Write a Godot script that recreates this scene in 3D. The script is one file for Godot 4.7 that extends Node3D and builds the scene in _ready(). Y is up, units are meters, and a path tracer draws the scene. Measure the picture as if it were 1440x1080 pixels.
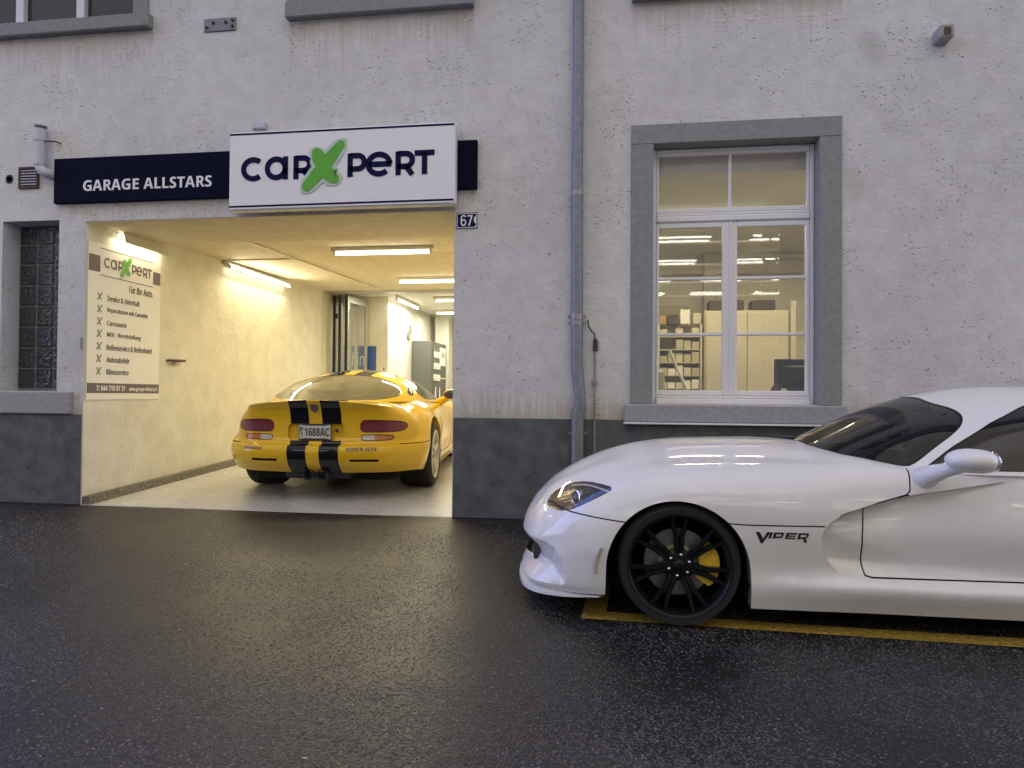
extends Node3D

var used := {}
var M := {}

func _ready():
	# ---------- camera, sky, sun, exposure ----------
	var cam := Camera3D.new()
	cam.name = "camera"
	var yaw := deg_to_rad(8.3)
	var pitch := deg_to_rad(0.9)
	var roll := deg_to_rad(0.45)
	cam.basis = Basis(Vector3.UP, yaw) * Basis(Vector3.RIGHT, pitch) * Basis(Vector3.BACK, roll)
	cam.position = Vector3(1.568, 1.21, 6.708)
	cam.fov = rad_to_deg(2.0 * atan(540.0 / 980.0))
	cam.near = 0.05
	cam.far = 300.0
	add_child(cam)
	cam.current = true
	var env := Environment.new()
	env.background_mode = Environment.BG_SKY
	var sm := ProceduralSkyMaterial.new()
	sm.sky_top_color = Color(0.39, 0.53, 1.0)
	sm.sky_horizon_color = Color(0.90, 0.88, 0.87)
	sm.sky_curve = 0.22
	sm.ground_bottom_color = Color(0.16, 0.16, 0.17)
	sm.ground_horizon_color = Color(0.3, 0.3, 0.32)
	var cn := FastNoiseLite.new()
	cn.seed = 5
	cn.frequency = 0.006
	cn.fractal_octaves = 4
	var cimg := cn.get_image(1024, 512)
	cimg.convert(Image.FORMAT_RGBA8)
	for y in 512:
		for x in 1024:
			var v := cimg.get_pixel(x, y).r
			cimg.set_pixel(x, y, Color(0.72, 0.76, 0.86, clampf((v - 0.35) * 1.6, 0.0, 0.7)))
	sm.sky_cover = ImageTexture.create_from_image(cimg)
	sm.sky_cover_modulate = Color(1, 1, 1, 0.25)
	sm.energy_multiplier = 1.0
	var sky := Sky.new()
	sky.sky_material = sm
	env.sky = sky
	env.background_energy_multiplier = 4.0
	env.tonemap_mode = Environment.TONE_MAPPER_LINEAR
	env.tonemap_exposure = 1.0
	env.sdfgi_enabled = true
	env.ssao_enabled = true
	env.ssil_enabled = true
	var we := WorldEnvironment.new()
	we.name = "environment"
	we.environment = env
	add_child(we)
	var sun := DirectionalLight3D.new()
	sun.name = "sun"
	sun.light_energy = 0.15
	sun.light_angular_distance = 60.0
	sun.light_color = Color(1.0, 0.95, 0.88)
	sun.shadow_enabled = true
	sun.rotation_degrees = Vector3(-50, 20, 0)
	add_child(sun)

	make_materials()
	build_ground()
	build_building()
	build_across()
	build_signs()
	build_wall_things()
	build_lamps()
	build_inner_room()
	build_office()
	build_white_car()
	build_yellow_car()
	build_litter()

# ================= naming helpers =================
func numbered(called: String) -> String:
	if not used.has(called):
		used[called] = 0
		return called
	used[called] += 1
	return "%s_%03d" % [called, used[called]]

func thing(called: String, label: String, category: String, at := Vector3.ZERO, group := "") -> Node3D:
	var o := Node3D.new()
	o.name = numbered(called)
	o.position = at
	add_child(o)
	tag(o, label, category, group)
	return o

func tag(o: Node, label: String, category: String, group := "") -> void:
	o.set_meta("label", label)
	o.set_meta("category", category)
	if group != "":
		o.set_meta("group", group)

func part(called: String, mesh: Mesh, mat: Material, parent: Node, at := Vector3.ZERO) -> MeshInstance3D:
	var o := MeshInstance3D.new()
	o.mesh = mesh
	o.material_override = mat
	o.position = at
	o.name = called if parent != self else numbered(called)
	if parent != self:
		var n := 0
		var want := called
		while parent.has_node(NodePath(want)):
			n += 1
			want = "%s_%03d" % [called, n]
		o.name = want
	parent.add_child(o, true)
	return o

func struct(called: String, mesh: Mesh, mat: Material, label := "") -> MeshInstance3D:
	var o := part(called, mesh, mat, self)
	o.set_meta("kind", "structure")
	if label != "":
		o.set_meta("label", label)
	return o

# ================= shape helpers =================
func newst() -> SurfaceTool:
	var st := SurfaceTool.new()
	st.begin(Mesh.PRIMITIVE_TRIANGLES)
	return st

func done(st: SurfaceTool) -> ArrayMesh:
	return st.commit()

func tri(st: SurfaceTool, a: Vector3, b: Vector3, c: Vector3, n: Vector3) -> void:
	if (b - a).cross(c - a).dot(n) > 0.0:
		var t := b
		b = c
		c = t
	st.set_normal(n)
	st.add_vertex(a)
	st.set_normal(n)
	st.add_vertex(b)
	st.set_normal(n)
	st.add_vertex(c)

func quad(st: SurfaceTool, a: Vector3, b: Vector3, c: Vector3, d: Vector3, n: Vector3) -> void:
	tri(st, a, b, c, n)
	tri(st, a, c, d, n)

# a box between two corners, with chamfered edges when bev > 0
func bx(st: SurfaceTool, lo: Vector3, hi: Vector3, bev := 0.0, xf := Transform3D()) -> void:
	var c := (lo + hi) * 0.5
	var h := (hi - lo) * 0.5
	h = h.abs()
	bev = minf(bev, minf(h.x, minf(h.y, h.z)) * 0.9)
	var ax := [Vector3(1, 0, 0), Vector3(0, 1, 0), Vector3(0, 0, 1)]
	for i in 3:
		var u: Vector3 = ax[(i + 1) % 3]
		var v: Vector3 = ax[(i + 2) % 3]
		var hu := h.dot(u) - bev
		var hv := h.dot(v) - bev
		for s in [-1.0, 1.0]:
			var n: Vector3 = ax[i] * s
			var o: Vector3 = c + n * h.dot(ax[i])
			quad(st, xf * (o - u * hu - v * hv), xf * (o + u * hu - v * hv), xf * (o + u * hu + v * hv), xf * (o - u * hu + v * hv), (xf.basis * n).normalized())
	if bev <= 0.0:
		return
	for i in 3:
		var w: Vector3 = ax[i]
		var u: Vector3 = ax[(i + 1) % 3]
		var v: Vector3 = ax[(i + 2) % 3]
		var hw := h.dot(w) - bev
		for su in [-1.0, 1.0]:
			for sv in [-1.0, 1.0]:
				var e1: Vector3 = c + u * su * h.dot(u) + v * sv * (h.dot(v) - bev)
				var e2: Vector3 = c + u * su * (h.dot(u) - bev) + v * sv * h.dot(v)
				var n: Vector3 = (u * su + v * sv).normalized()
				quad(st, xf * (e1 - w * hw), xf * (e1 + w * hw), xf * (e2 + w * hw), xf * (e2 - w * hw), (xf.basis * n).normalized())
	for sx in [-1.0, 1.0]:
		for sy in [-1.0, 1.0]:
			for sz in [-1.0, 1.0]:
				var s := Vector3(sx, sy, sz)
				var p := c + h * s
				tri(st, xf * (p - Vector3(0, sy, sz) * bev), xf * (p - Vector3(sx, 0, sz) * bev), xf * (p - Vector3(sx, sy, 0) * bev), (xf.basis * s).normalized())

func box(lo: Vector3, hi: Vector3, bev := 0.0) -> ArrayMesh:
	var st := newst()
	bx(st, lo, hi, bev)
	return done(st)

# tube along a path with rounded normals
func tb(st: SurfaceTool, path: Array, rad, sides := 12, caps := true) -> void:
	var rings := []
	var nors := []
	var n := path.size()
	var up := Vector3(0.13, 0.31, 0.94).normalized()
	for i in n:
		var d: Vector3 = (path[mini(i + 1, n - 1)] - path[maxi(i - 1, 0)]).normalized()
		if absf(d.dot(up)) > 0.95:
			up = Vector3(1, 0, 0)
		var u := (up - d * up.dot(d)).normalized()
		var v := d.cross(u)
		up = u
		var r: float = rad[i] if rad is Array else rad
		var ring := []
		var nr := []
		for k in sides:
			var a := TAU * k / sides
			var q := u * cos(a) + v * sin(a)
			nr.append(q)
			ring.append(path[i] + q * r)
		rings.append(ring)
		nors.append(nr)
	for i in n - 1:
		for k in sides:
			var k2 := (k + 1) % sides
			smooth_tri(st, rings[i][k], rings[i][k2], rings[i + 1][k2], nors[i][k], nors[i][k2], nors[i + 1][k2])
			smooth_tri(st, rings[i][k], rings[i + 1][k2], rings[i + 1][k], nors[i][k], nors[i + 1][k2], nors[i + 1][k])
	if caps:
		for e in [0, n - 1]:
			var d: Vector3 = (path[1] - path[0]).normalized() * -1.0 if e == 0 else (path[n - 1] - path[n - 2]).normalized()
			for k in range(1, sides - 1):
				tri(st, rings[e][0], rings[e][k], rings[e][k + 1], d)

func smooth_tri(st: SurfaceTool, a: Vector3, b: Vector3, c: Vector3, na: Vector3, nb: Vector3, nc: Vector3) -> void:
	if (b - a).cross(c - a).dot(na + nb + nc) > 0.0:
		var t := b
		b = c
		c = t
		t = nb
		nb = nc
		nc = t
	st.set_normal(na)
	st.add_vertex(a)
	st.set_normal(nb)
	st.add_vertex(b)
	st.set_normal(nc)
	st.add_vertex(c)

# a profile [r, z] turned about the local z axis
func lathe(st: SurfaceTool, prof: Array, segs := 48, xf := Transform3D(), sharp := 0.6) -> void:
	var n := prof.size()
	var segn := []
	for i in n - 1:
		var d: Vector2 = prof[i + 1] - prof[i]
		segn.append(Vector2(d.y, -d.x).normalized())
	for i in n - 1:
		var n0: Vector2 = segn[i]
		var n1: Vector2 = segn[i]
		if i > 0 and segn[i - 1].dot(segn[i]) > sharp:
			n0 = (segn[i - 1] + segn[i]).normalized()
		if i < n - 2 and segn[i + 1].dot(segn[i]) > sharp:
			n1 = (segn[i + 1] + segn[i]).normalized()
		for k in segs:
			var a := TAU * k / segs
			var b := TAU * (k + 1) / segs
			var ca := Vector3(cos(a), sin(a), 0)
			var cb := Vector3(cos(b), sin(b), 0)
			var p0: Vector3 = ca * prof[i].x + Vector3(0, 0, prof[i].y)
			var p1: Vector3 = cb * prof[i].x + Vector3(0, 0, prof[i].y)
			var p2: Vector3 = cb * prof[i + 1].x + Vector3(0, 0, prof[i + 1].y)
			var p3: Vector3 = ca * prof[i + 1].x + Vector3(0, 0, prof[i + 1].y)
			var z := Vector3(0, 0, 1)
			var q0: Vector3 = xf.basis * (ca * n0.x + z * n0.y)
			var q1: Vector3 = xf.basis * (cb * n0.x + z * n0.y)
			var q2: Vector3 = xf.basis * (cb * n1.x + z * n1.y)
			var q3: Vector3 = xf.basis * (ca * n1.x + z * n1.y)
			p0 = xf * p0
			p1 = xf * p1
			p2 = xf * p2
			p3 = xf * p3
			if (p1 - p0).length_squared() > 1e-12:
				smooth_tri(st, p0, p1, p2, q0, q1, q2)
			if (p2 - p3).length_squared() > 1e-12:
				smooth_tri(st, p0, p2, p3, q0, q2, q3)

# flat outline extruded along +z of xf
func extrude(st: SurfaceTool, poly: PackedVector2Array, depth: float, xf := Transform3D()) -> void:
	var idx := Geometry2D.triangulate_polygon(poly)
	var zn := (xf.basis * Vector3(0, 0, 1)).normalized()
	for i in range(0, idx.size(), 3):
		var a := poly[idx[i]]
		var b := poly[idx[i + 1]]
		var c := poly[idx[i + 2]]
		tri(st, xf * Vector3(a.x, a.y, depth), xf * Vector3(b.x, b.y, depth), xf * Vector3(c.x, c.y, depth), zn)
		tri(st, xf * Vector3(a.x, a.y, 0), xf * Vector3(b.x, b.y, 0), xf * Vector3(c.x, c.y, 0), -zn)
	var cw := Geometry2D.is_polygon_clockwise(poly)
	for i in poly.size():
		var a := poly[i]
		var b := poly[(i + 1) % poly.size()]
		var d := (b - a).normalized()
		var nn := Vector3(d.y, -d.x, 0) * (-1.0 if cw else 1.0)
		quad(st, xf * Vector3(a.x, a.y, 0), xf * Vector3(b.x, b.y, 0), xf * Vector3(b.x, b.y, depth), xf * Vector3(a.x, a.y, depth), (xf.basis * nn).normalized())

func arc(c: Vector2, rx: float, ry: float, a0: float, a1: float, n := 14) -> PackedVector2Array:
	var r := PackedVector2Array()
	for i in n + 1:
		var a := deg_to_rad(lerpf(a0, a1, float(i) / n))
		r.append(c + Vector2(cos(a) * rx, sin(a) * ry))
	return r

# a pen stroke of even width as an outline (polyline with mitred joints)
func stroke_poly(pts: PackedVector2Array, w: float) -> PackedVector2Array:
	var l := PackedVector2Array()
	var r := PackedVector2Array()
	var n := pts.size()
	for i in n:
		var d0 := (pts[i] - pts[maxi(i - 1, 0)]).normalized()
		var d1 := (pts[mini(i + 1, n - 1)] - pts[i]).normalized()
		if i == 0:
			d0 = d1
		if i == n - 1:
			d1 = d0
		var d := (d0 + d1).normalized()
		var nn := Vector2(-d.y, d.x)
		var m := minf(w * 0.5 / maxf(nn.dot(Vector2(-d0.y, d0.x)), 0.3), w)
		l.append(pts[i] + nn * m)
		r.append(pts[i] - nn * m)
	r.reverse()
	l.append_array(r)
	return l

func stroke(st: SurfaceTool, pts: PackedVector2Array, w: float, depth: float, xf: Transform3D) -> void:
	# quads, so that closed rings work as well
	var n := pts.size()
	var o := stroke_poly(pts, w)
	var zn := (xf.basis * Vector3(0, 0, 1)).normalized()
	for i in n - 1:
		var a := o[i]
		var b := o[i + 1]
		var c := o[2 * n - 2 - i]
		var d := o[2 * n - 1 - i]
		quad(st, xf * Vector3(a.x, a.y, depth), xf * Vector3(b.x, b.y, depth), xf * Vector3(c.x, c.y, depth), xf * Vector3(d.x, d.y, depth), zn)
		for e in [[a, b], [d, c]]:
			var p: Vector2 = e[0]
			var q: Vector2 = e[1]
			var dd := (q - p).normalized()
			var nn := Vector3(-dd.y, dd.x, 0) * (1.0 if e[0] == a else -1.0)
			quad(st, xf * Vector3(p.x, p.y, 0), xf * Vector3(q.x, q.y, 0), xf * Vector3(q.x, q.y, depth), xf * Vector3(p.x, p.y, depth), (xf.basis * nn).normalized())

func text_mesh(s: String, bold := true, depth := 0.002) -> TextMesh:
	var t := TextMesh.new()
	var f := SystemFont.new()
	f.font_names = PackedStringArray(["Droid Sans"])
	f.font_weight = 700 if bold else 400
	t.font = f
	t.text = s
	t.font_size = 64
	t.pixel_size = 0.01
	t.depth = depth
	t.curve_step = 2.0
	return t

# lettering scaled to a width and height; x0,y0 is its lower left corner in the frame xf
func lettering(called: String, s: String, w: float, h: float, mat: Material, parent: Node, xf: Transform3D, bold := true) -> MeshInstance3D:
	var t := text_mesh(s, bold, 0.1)
	var bb := t.get_aabb()
	var o := part(called, t, mat, parent)
	var sx := w / bb.size.x
	var sy := h / bb.size.y if h > 0.0 else sx
	var off := Vector3(-bb.position.x * sx, -bb.position.y * sy, 0.002)
	o.transform = xf * Transform3D(Basis.from_scale(Vector3(sx, sy, 0.03)), off)
	return o

# wall with rectangular holes [x0, x1, y0, y1]; front at z1, back at z0
func holed(st: SurfaceTool, x0: float, x1: float, y0: float, y1: float, z0: float, z1: float, holes: Array) -> void:
	var xs := [x0, x1]
	var ys := [y0, y1]
	for h in holes:
		for i in 2:
			if h[i] > x0 and h[i] < x1 and not xs.has(h[i]):
				xs.append(h[i])
			if h[2 + i] > y0 and h[2 + i] < y1 and not ys.has(h[2 + i]):
				ys.append(h[2 + i])
	xs.sort()
	ys.sort()
	var solid := func(i: int, j: int) -> bool:
		if i < 0 or j < 0 or i >= xs.size() - 1 or j >= ys.size() - 1:
			return false
		var cx: float = (xs[i] + xs[i + 1]) * 0.5
		var cy: float = (ys[j] + ys[j + 1]) * 0.5
		for h in holes:
			if cx > h[0] and cx < h[1] and cy > h[2] and cy < h[3]:
				return false
		return true
	for i in xs.size() - 1:
		for j in ys.size() - 1:
			if not solid.call(i, j):
				continue
			var a: float = xs[i]
			var b: float = xs[i + 1]
			var c: float = ys[j]
			var d: float = ys[j + 1]
			quad(st, Vector3(a, c, z1), Vector3(b, c, z1), Vector3(b, d, z1), Vector3(a, d, z1), Vector3(0, 0, 1))
			quad(st, Vector3(a, c, z0), Vector3(b, c, z0), Vector3(b, d, z0), Vector3(a, d, z0), Vector3(0, 0, -1))
			if not solid.call(i - 1, j):
				quad(st, Vector3(a, c, z0), Vector3(a, c, z1), Vector3(a, d, z1), Vector3(a, d, z0), Vector3(-1, 0, 0))
			if not solid.call(i + 1, j):
				quad(st, Vector3(b, c, z0), Vector3(b, c, z1), Vector3(b, d, z1), Vector3(b, d, z0), Vector3(1, 0, 0))
			if not solid.call(i, j - 1):
				quad(st, Vector3(a, c, z0), Vector3(a, c, z1), Vector3(b, c, z1), Vector3(b, c, z0), Vector3(0, -1, 0))
			if not solid.call(i, j + 1):
				quad(st, Vector3(a, d, z0), Vector3(a, d, z1), Vector3(b, d, z1), Vector3(b, d, z0), Vector3(0, 1, 0))

# ================= materials =================
func mat(key: String, c: Color, rough := 0.6, metal := 0.0) -> StandardMaterial3D:
	var m := StandardMaterial3D.new()
	m.resource_name = key
	m.albedo_color = c.linear_to_srgb()
	m.roughness = rough
	m.metallic = metal
	M[key] = m
	return m

func noise(seed_: int, freq: float, oct := 4, kind := FastNoiseLite.TYPE_SIMPLEX_SMOOTH) -> FastNoiseLite:
	var n := FastNoiseLite.new()
	n.seed = seed_
	n.frequency = freq
	n.noise_type = kind
	n.fractal_octaves = oct
	if oct <= 1:
		n.fractal_type = FastNoiseLite.FRACTAL_NONE
	return n

# seamless grey noise image squeezed to lo..hi
func nimg(n: FastNoiseLite, size: int, lo: float, hi: float) -> Image:
	var im := n.get_seamless_image(size, size)
	im.convert(Image.FORMAT_RGB8)
	var d := im.get_data()
	var lut := PackedByteArray()
	lut.resize(256)
	for i in 256:
		lut[i] = int(clampf(lerpf(lo, hi, i / 255.0), 0.0, 1.0) * 255.0)
	for i in d.size():
		d[i] = lut[d[i]]
	return Image.create_from_data(size, size, false, Image.FORMAT_RGB8, d)

func tex(im: Image) -> ImageTexture:
	return ImageTexture.create_from_image(im)

func triplanar(m: StandardMaterial3D, tile: float) -> void:
	m.uv1_triplanar = true
	m.uv1_world_triplanar = true
	m.uv1_scale = Vector3.ONE / tile
	m.uv1_triplanar_sharpness = 8.0

func detail(m: StandardMaterial3D, im: Image, tile: float) -> void:
	m.detail_enabled = true
	m.detail_albedo = tex(im)
	m.detail_blend_mode = BaseMaterial3D.BLEND_MODE_MUL
	m.detail_uv_layer = BaseMaterial3D.DETAIL_UV_2
	m.uv2_triplanar = true
	m.uv2_world_triplanar = true
	m.uv2_scale = Vector3.ONE / tile
	m.uv2_triplanar_sharpness = 8.0

func glass(key: String, c: Color, a: float) -> StandardMaterial3D:
	var m := mat(key, c, 0.02)
	m.albedo_color.a = a
	m.transparency = BaseMaterial3D.TRANSPARENCY_ALPHA
	return m

func paint(key: String, c: Color) -> StandardMaterial3D:
	var m := mat(key, c, 0.6)
	m.metallic_specular = 0.15
	m.clearcoat_enabled = true
	m.clearcoat = 1.0
	m.clearcoat_roughness = 0.025
	return m

func glow(key: String, c: Color, e: float) -> StandardMaterial3D:
	var m := mat(key, c, 0.4)
	m.emission_enabled = true
	m.emission = c.linear_to_srgb()
	m.emission_energy_multiplier = e
	return m

func blot(im: Image, cx: int, cy: int, rx: float, ry: float, ang: float, col: Color, rng: RandomNumberGenerator) -> void:
	var s := im.get_width()
	var r := int(ceil(maxf(rx, ry)))
	var ca := cos(ang)
	var sa := sin(ang)
	for y in range(-r, r + 1):
		for x in range(-r, r + 1):
			var u := (x * ca + y * sa) / rx
			var v := (-x * sa + y * ca) / ry
			var q := u * u + v * v
			if q < 1.0 - rng.randf() * 0.5:
				var px := posmod(cx + x, s)
				var py := posmod(cy + y, s)
				im.set_pixel(px, py, im.get_pixel(px, py).lerp(col, (1.0 - q) * 0.9))

func make_materials() -> void:
	var rng := RandomNumberGenerator.new()
	rng.seed = 41
	# roughcast plaster: mottled, with pits, flecks and trowel scratches
	var pl := nimg(noise(3, 0.012, 5), 1536, 0.93, 1.0)
	var ph := nimg(noise(9, 0.035, 5), 1536, 0.35, 0.8)
	var clump := noise(77, 0.0042, 2)
	var left := 2500
	while left > 0:
		var cx := rng.randi_range(0, 1535)
		var cy := rng.randi_range(0, 1535)
		if clump.get_noise_2d(cx, cy) < rng.randf_range(-0.05, 0.5):
			continue
		left -= 1
		var long := rng.randf() < 0.4
		var rx := rng.randf_range(1.2, 2.5) * (rng.randf_range(1.6, 3.2) if long else 1.0)
		var ry := rng.randf_range(0.9, 1.8) if long else rx * rng.randf_range(0.6, 1.0)
		var ang := rng.randf_range(-0.7, 0.7)
		var dark := rng.randf_range(0.2, 0.7)
		blot(pl, cx, cy, rx, ry, ang, Color(dark, dark, dark * 0.96), rng)
		blot(ph, cx, cy, rx * 1.2, ry * 1.2, ang, Color(0.05, 0.05, 0.05), rng)
	for i in 5000:
		var cx := rng.randi_range(0, 1535)
		var cy := rng.randi_range(0, 1535)
		blot(ph, cx, cy, rng.randf_range(3, 12), rng.randf_range(1.2, 2.6), rng.randf_range(-0.3, 0.3), Color(0.95, 0.95, 0.95) if rng.randf() < 0.5 else Color(0.2, 0.2, 0.2), rng)
	var m := mat("plaster", Color(0.745, 0.74, 0.74), 0.9)
	m.albedo_texture = tex(pl)
	m.heightmap_enabled = true
	m.heightmap_texture = tex(ph)
	m.heightmap_scale = 0.85
	triplanar(m, 4.3)
	# one sheet of weathering over the whole front, 20.48 m wide: clouds, rain streaks under sills, splashed dirt
	var big := nimg(noise(21, 0.006, 4), 1024, 0.90, 1.0)
	var streak := noise(23, 0.05, 2)
	for s in [[-6.1, -3.29, 5.05, 0.34], [-1.77, 0.19, 5.03, 0.34], [1.72, 3.62, 4.96, 0.30], [-4.4, 0.23, 3.21, 0.16], [1.66, 3.67, 0.94, 0.1]]:
		var xx: float = s[0]
		while xx < s[1]:
			var run: float = s[3] * rng.randf_range(0.5, 1.5) * (1.6 if rng.randf() < 0.12 else 1.0)
			var pxl := posmod(int(xx / 0.02), 1024)
			var n := int(run / 0.02)
			var dim := 0.35 + 0.3 * streak.get_noise_1d(xx * 40.0) + rng.randf_range(0.0, 0.25)
			for k in n:
				var f := 1.0 - float(k) / n
				var py := posmod(int(-(s[2] - k * 0.02) / 0.02), 1024)
				big.set_pixel(pxl, py, big.get_pixel(pxl, py) * Color(1, 1, 1).lerp(Color(0.86, 0.80, 0.68), smoothstep(0.0, 1.0, f) * clampf(dim, 0.1, 1.0)))
			xx += 0.02
	for i in 1024:
		var n := rng.randi_range(4, 18)
		for k in n:
			var py := posmod(int(-(0.985 + k * 0.02) / 0.02), 1024)
			big.set_pixel(i, py, big.get_pixel(i, py) * Color(1, 1, 1).lerp(Color(0.90, 0.87, 0.80), 1.0 - float(k) / n))
	for i in 70:
		var t := rng.randf_range(0.86, 0.97)
		blot(big, rng.randi_range(0, 1023), rng.randi_range(0, 1023), rng.randf_range(2, 14), rng.randf_range(2, 9), rng.randf_range(0, 3), Color(t, t, t * 0.98), rng)
	detail(m, big, 20.48)

	m = mat("plinth", Color(0.135, 0.143, 0.15), 0.75)
	var pn := nimg(noise(31, 0.02, 5), 512, 0.72, 1.0)
	for i in 90:
		blot(pn, rng.randi_range(0, 511), rng.randi_range(0, 511), rng.randf_range(2, 9), rng.randf_range(1, 4), rng.randf_range(0, 3), Color(0.6, 0.6, 0.6), rng)
	m.albedo_texture = tex(pn)
	m.heightmap_enabled = true
	m.heightmap_texture = tex(ph)
	m.heightmap_scale = 0.5
	triplanar(m, 2.7)

	m = mat("stone", Color(0.28, 0.29, 0.295), 0.8)
	var sn := nimg(noise(36, 0.03, 5), 512, 0.88, 1.0)
	m.albedo_texture = tex(sn)
	m.heightmap_enabled = true
	m.heightmap_texture = tex(nimg(noise(37, 0.15, 4), 512, 0.2, 0.8))
	m.heightmap_scale = 0.12
	triplanar(m, 1.3)
	m = mat("stone_light", Color(0.37, 0.375, 0.38), 0.8)
	m.albedo_texture = M.stone.albedo_texture
	m.heightmap_enabled = true
	m.heightmap_texture = M.stone.heightmap_texture
	m.heightmap_scale = 0.12
	triplanar(m, 1.1)

	# asphalt
	var an := nimg(noise(51, 0.1, 3), 1024, 0.22, 0.5)
	var ah := nimg(noise(52, 0.02, 3), 1024, 0.15, 0.35)
	for i in 24000:
		var g := rng.randf_range(0.3, 0.75) if rng.randf() < 0.86 else rng.randf_range(0.8, 1.0)
		var warm := rng.randf_range(0.9, 1.0)
		var px := rng.randi_range(0, 1023)
		var py := rng.randi_range(0, 1023)
		var rx := rng.randf_range(1.4, 3.8)
		var ry := rx * rng.randf_range(0.6, 1.0)
		var ang := rng.randf_range(0, 3)
		blot(an, px, py, rx, ry, ang, Color(g, g * (0.5 + warm * 0.5), g * warm), rng)
		var hh := rng.randf_range(0.45, 1.0)
		blot(ah, px, py, rx, ry, ang, Color(hh, hh, hh), rng)
	m = mat("asphalt", Color(0.056, 0.047, 0.040), 0.46)
	m.albedo_texture = tex(an)
	m.heightmap_enabled = true
	m.heightmap_texture = tex(ah)
	m.heightmap_scale = 0.34
	triplanar(m, 1.7)
	detail(m, nimg(noise(54, 0.008, 4), 512, 0.75, 1.0), 6.1)

	m = mat("road_paint", Color(0.55, 0.36, 0.04), 0.7)
	var rp := nimg(noise(58, 0.05, 5), 512, 0.55, 1.05)
	for i in 1500:
		blot(rp, rng.randi_range(0, 511), rng.randi_range(0, 511), rng.randf_range(1, 4), rng.randf_range(1, 3), 0.0, Color(0.16, 0.15, 0.14), rng)
	m.albedo_texture = tex(rp)
	m.heightmap_enabled = true
	m.heightmap_texture = M.asphalt.heightmap_texture
	m.heightmap_scale = 0.3
	triplanar(m, 0.8)

	m = mat("bay_floor", Color(0.60, 0.59, 0.56), 0.42)
	var fl := nimg(noise(61, 0.01, 5), 1024, 0.9, 1.0)
	for i in 260:
		var g := rng.randf_range(0.2, 0.6)
		blot(fl, rng.randi_range(0, 1023), rng.randi_range(0, 1023), rng.randf_range(1, 9), rng.randf_range(1, 3), rng.randf_range(0, 3), Color(g, g, g * 0.95), rng)
	m.albedo_texture = tex(fl)
	m.roughness_texture = tex(nimg(noise(62, 0.015, 4), 512, 0.6, 1.0))
	m.heightmap_enabled = true
	m.heightmap_texture = tex(nimg(noise(63, 0.03, 4), 512, 0.3, 0.7))
	m.heightmap_scale = 0.25
	triplanar(m, 3.1)
	m = mat("concrete", Color(0.26, 0.24, 0.2), 0.85)
	m.albedo_texture = tex(nimg(noise(66, 0.05, 4), 512, 0.5, 1.0))
	m.heightmap_enabled = true
	m.heightmap_texture = m.albedo_texture
	m.heightmap_scale = 0.6
	triplanar(m, 1.2)
	# painted plaster inside the bay
	m = mat("bay_wall", Color(0.73, 0.71, 0.61), 0.85)
	var bw := nimg(noise(71, 0.008, 5), 1024, 0.92, 1.0)
	for i in 240:
		blot(bw, rng.randi_range(0, 1023), rng.randi_range(0, 1023), rng.randf_range(1, 7), rng.randf_range(1, 2.5), rng.randf_range(0, 3), Color(0.66, 0.64, 0.6), rng)
	m.albedo_texture = tex(bw)
	m.heightmap_enabled = true
	m.heightmap_texture = tex(nimg(noise(72, 0.03, 5), 1024, 0.2, 0.8))
	m.heightmap_scale = 0.4
	triplanar(m, 3.4)
	m = mat("bay_ceiling", Color(0.72, 0.67, 0.53), 0.85)
	m.albedo_texture = M.bay_wall.albedo_texture
	triplanar(m, 2.3)
	m = mat("room_wall", Color(0.74, 0.72, 0.62), 0.85)
	m.albedo_texture = M.bay_wall.albedo_texture
	triplanar(m, 4.0)
	mat("office_wall", Color(0.70, 0.67, 0.55), 0.85)
	mat("dark_wall", Color(0.16, 0.15, 0.14), 0.85)
	mat("roof_tile", Color(0.10, 0.07, 0.06), 0.8)
	mat("white_wood", Color(0.74, 0.74, 0.76), 0.45)
	mat("navy", Color(0.005, 0.006, 0.022), 0.7).metallic_specular = 0.15
	mat("sign_white", Color(0.80, 0.80, 0.84), 0.35)
	mat("sign_side", Color(0.72, 0.73, 0.76), 0.45)
	mat("ink_navy", Color(0.010, 0.011, 0.055), 0.6).metallic_specular = 0.15
	mat("ink_white", Color(0.80, 0.80, 0.84), 0.5)
	mat("green", Color(0.10, 0.40, 0.03), 0.35)
	mat("green_edge", Color(0.50, 0.60, 0.56), 0.35)
	mat("board", Color(0.78, 0.78, 0.74), 0.5)
	mat("plum", Color(0.13, 0.10, 0.12), 0.5)
	mat("ink_dark", Color(0.07, 0.065, 0.06), 0.5)
	mat("olive", Color(0.16, 0.22, 0.08), 0.5)
	m = mat("zinc", Color(0.25, 0.265, 0.30), 0.5, 0.35)
	m.albedo_texture = tex(nimg(noise(81, 0.02, 5), 512, 0.86, 1.0))
	triplanar(m, 0.9)
	m = mat("galvanised", Color(0.42, 0.43, 0.44), 0.5, 0.6)
	m.albedo_texture = tex(nimg(noise(82, 0.09, 3, FastNoiseLite.TYPE_CELLULAR), 512, 0.55, 1.0))
	triplanar(m, 0.4)
	mat("dark_metal", Color(0.05, 0.05, 0.055), 0.5, 0.4)
	mat("grey_metal", Color(0.30, 0.30, 0.31), 0.45, 0.5)
	mat("alu", Color(0.42, 0.41, 0.38), 0.4, 0.6)
	mat("rust", Color(0.10, 0.065, 0.05), 0.8, 0.2)
	mat("pvc", Color(0.50, 0.51, 0.56), 0.6)
	mat("hole_dark", Color(0.012, 0.012, 0.012), 0.9)
	mat("enamel_blue", Color(0.008, 0.010, 0.06), 0.35).metallic_specular = 0.2
	mat("enamel_white", Color(0.75, 0.75, 0.82), 0.25)
	glass("pane", Color(0.9, 0.95, 0.95), 0.04)
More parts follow.
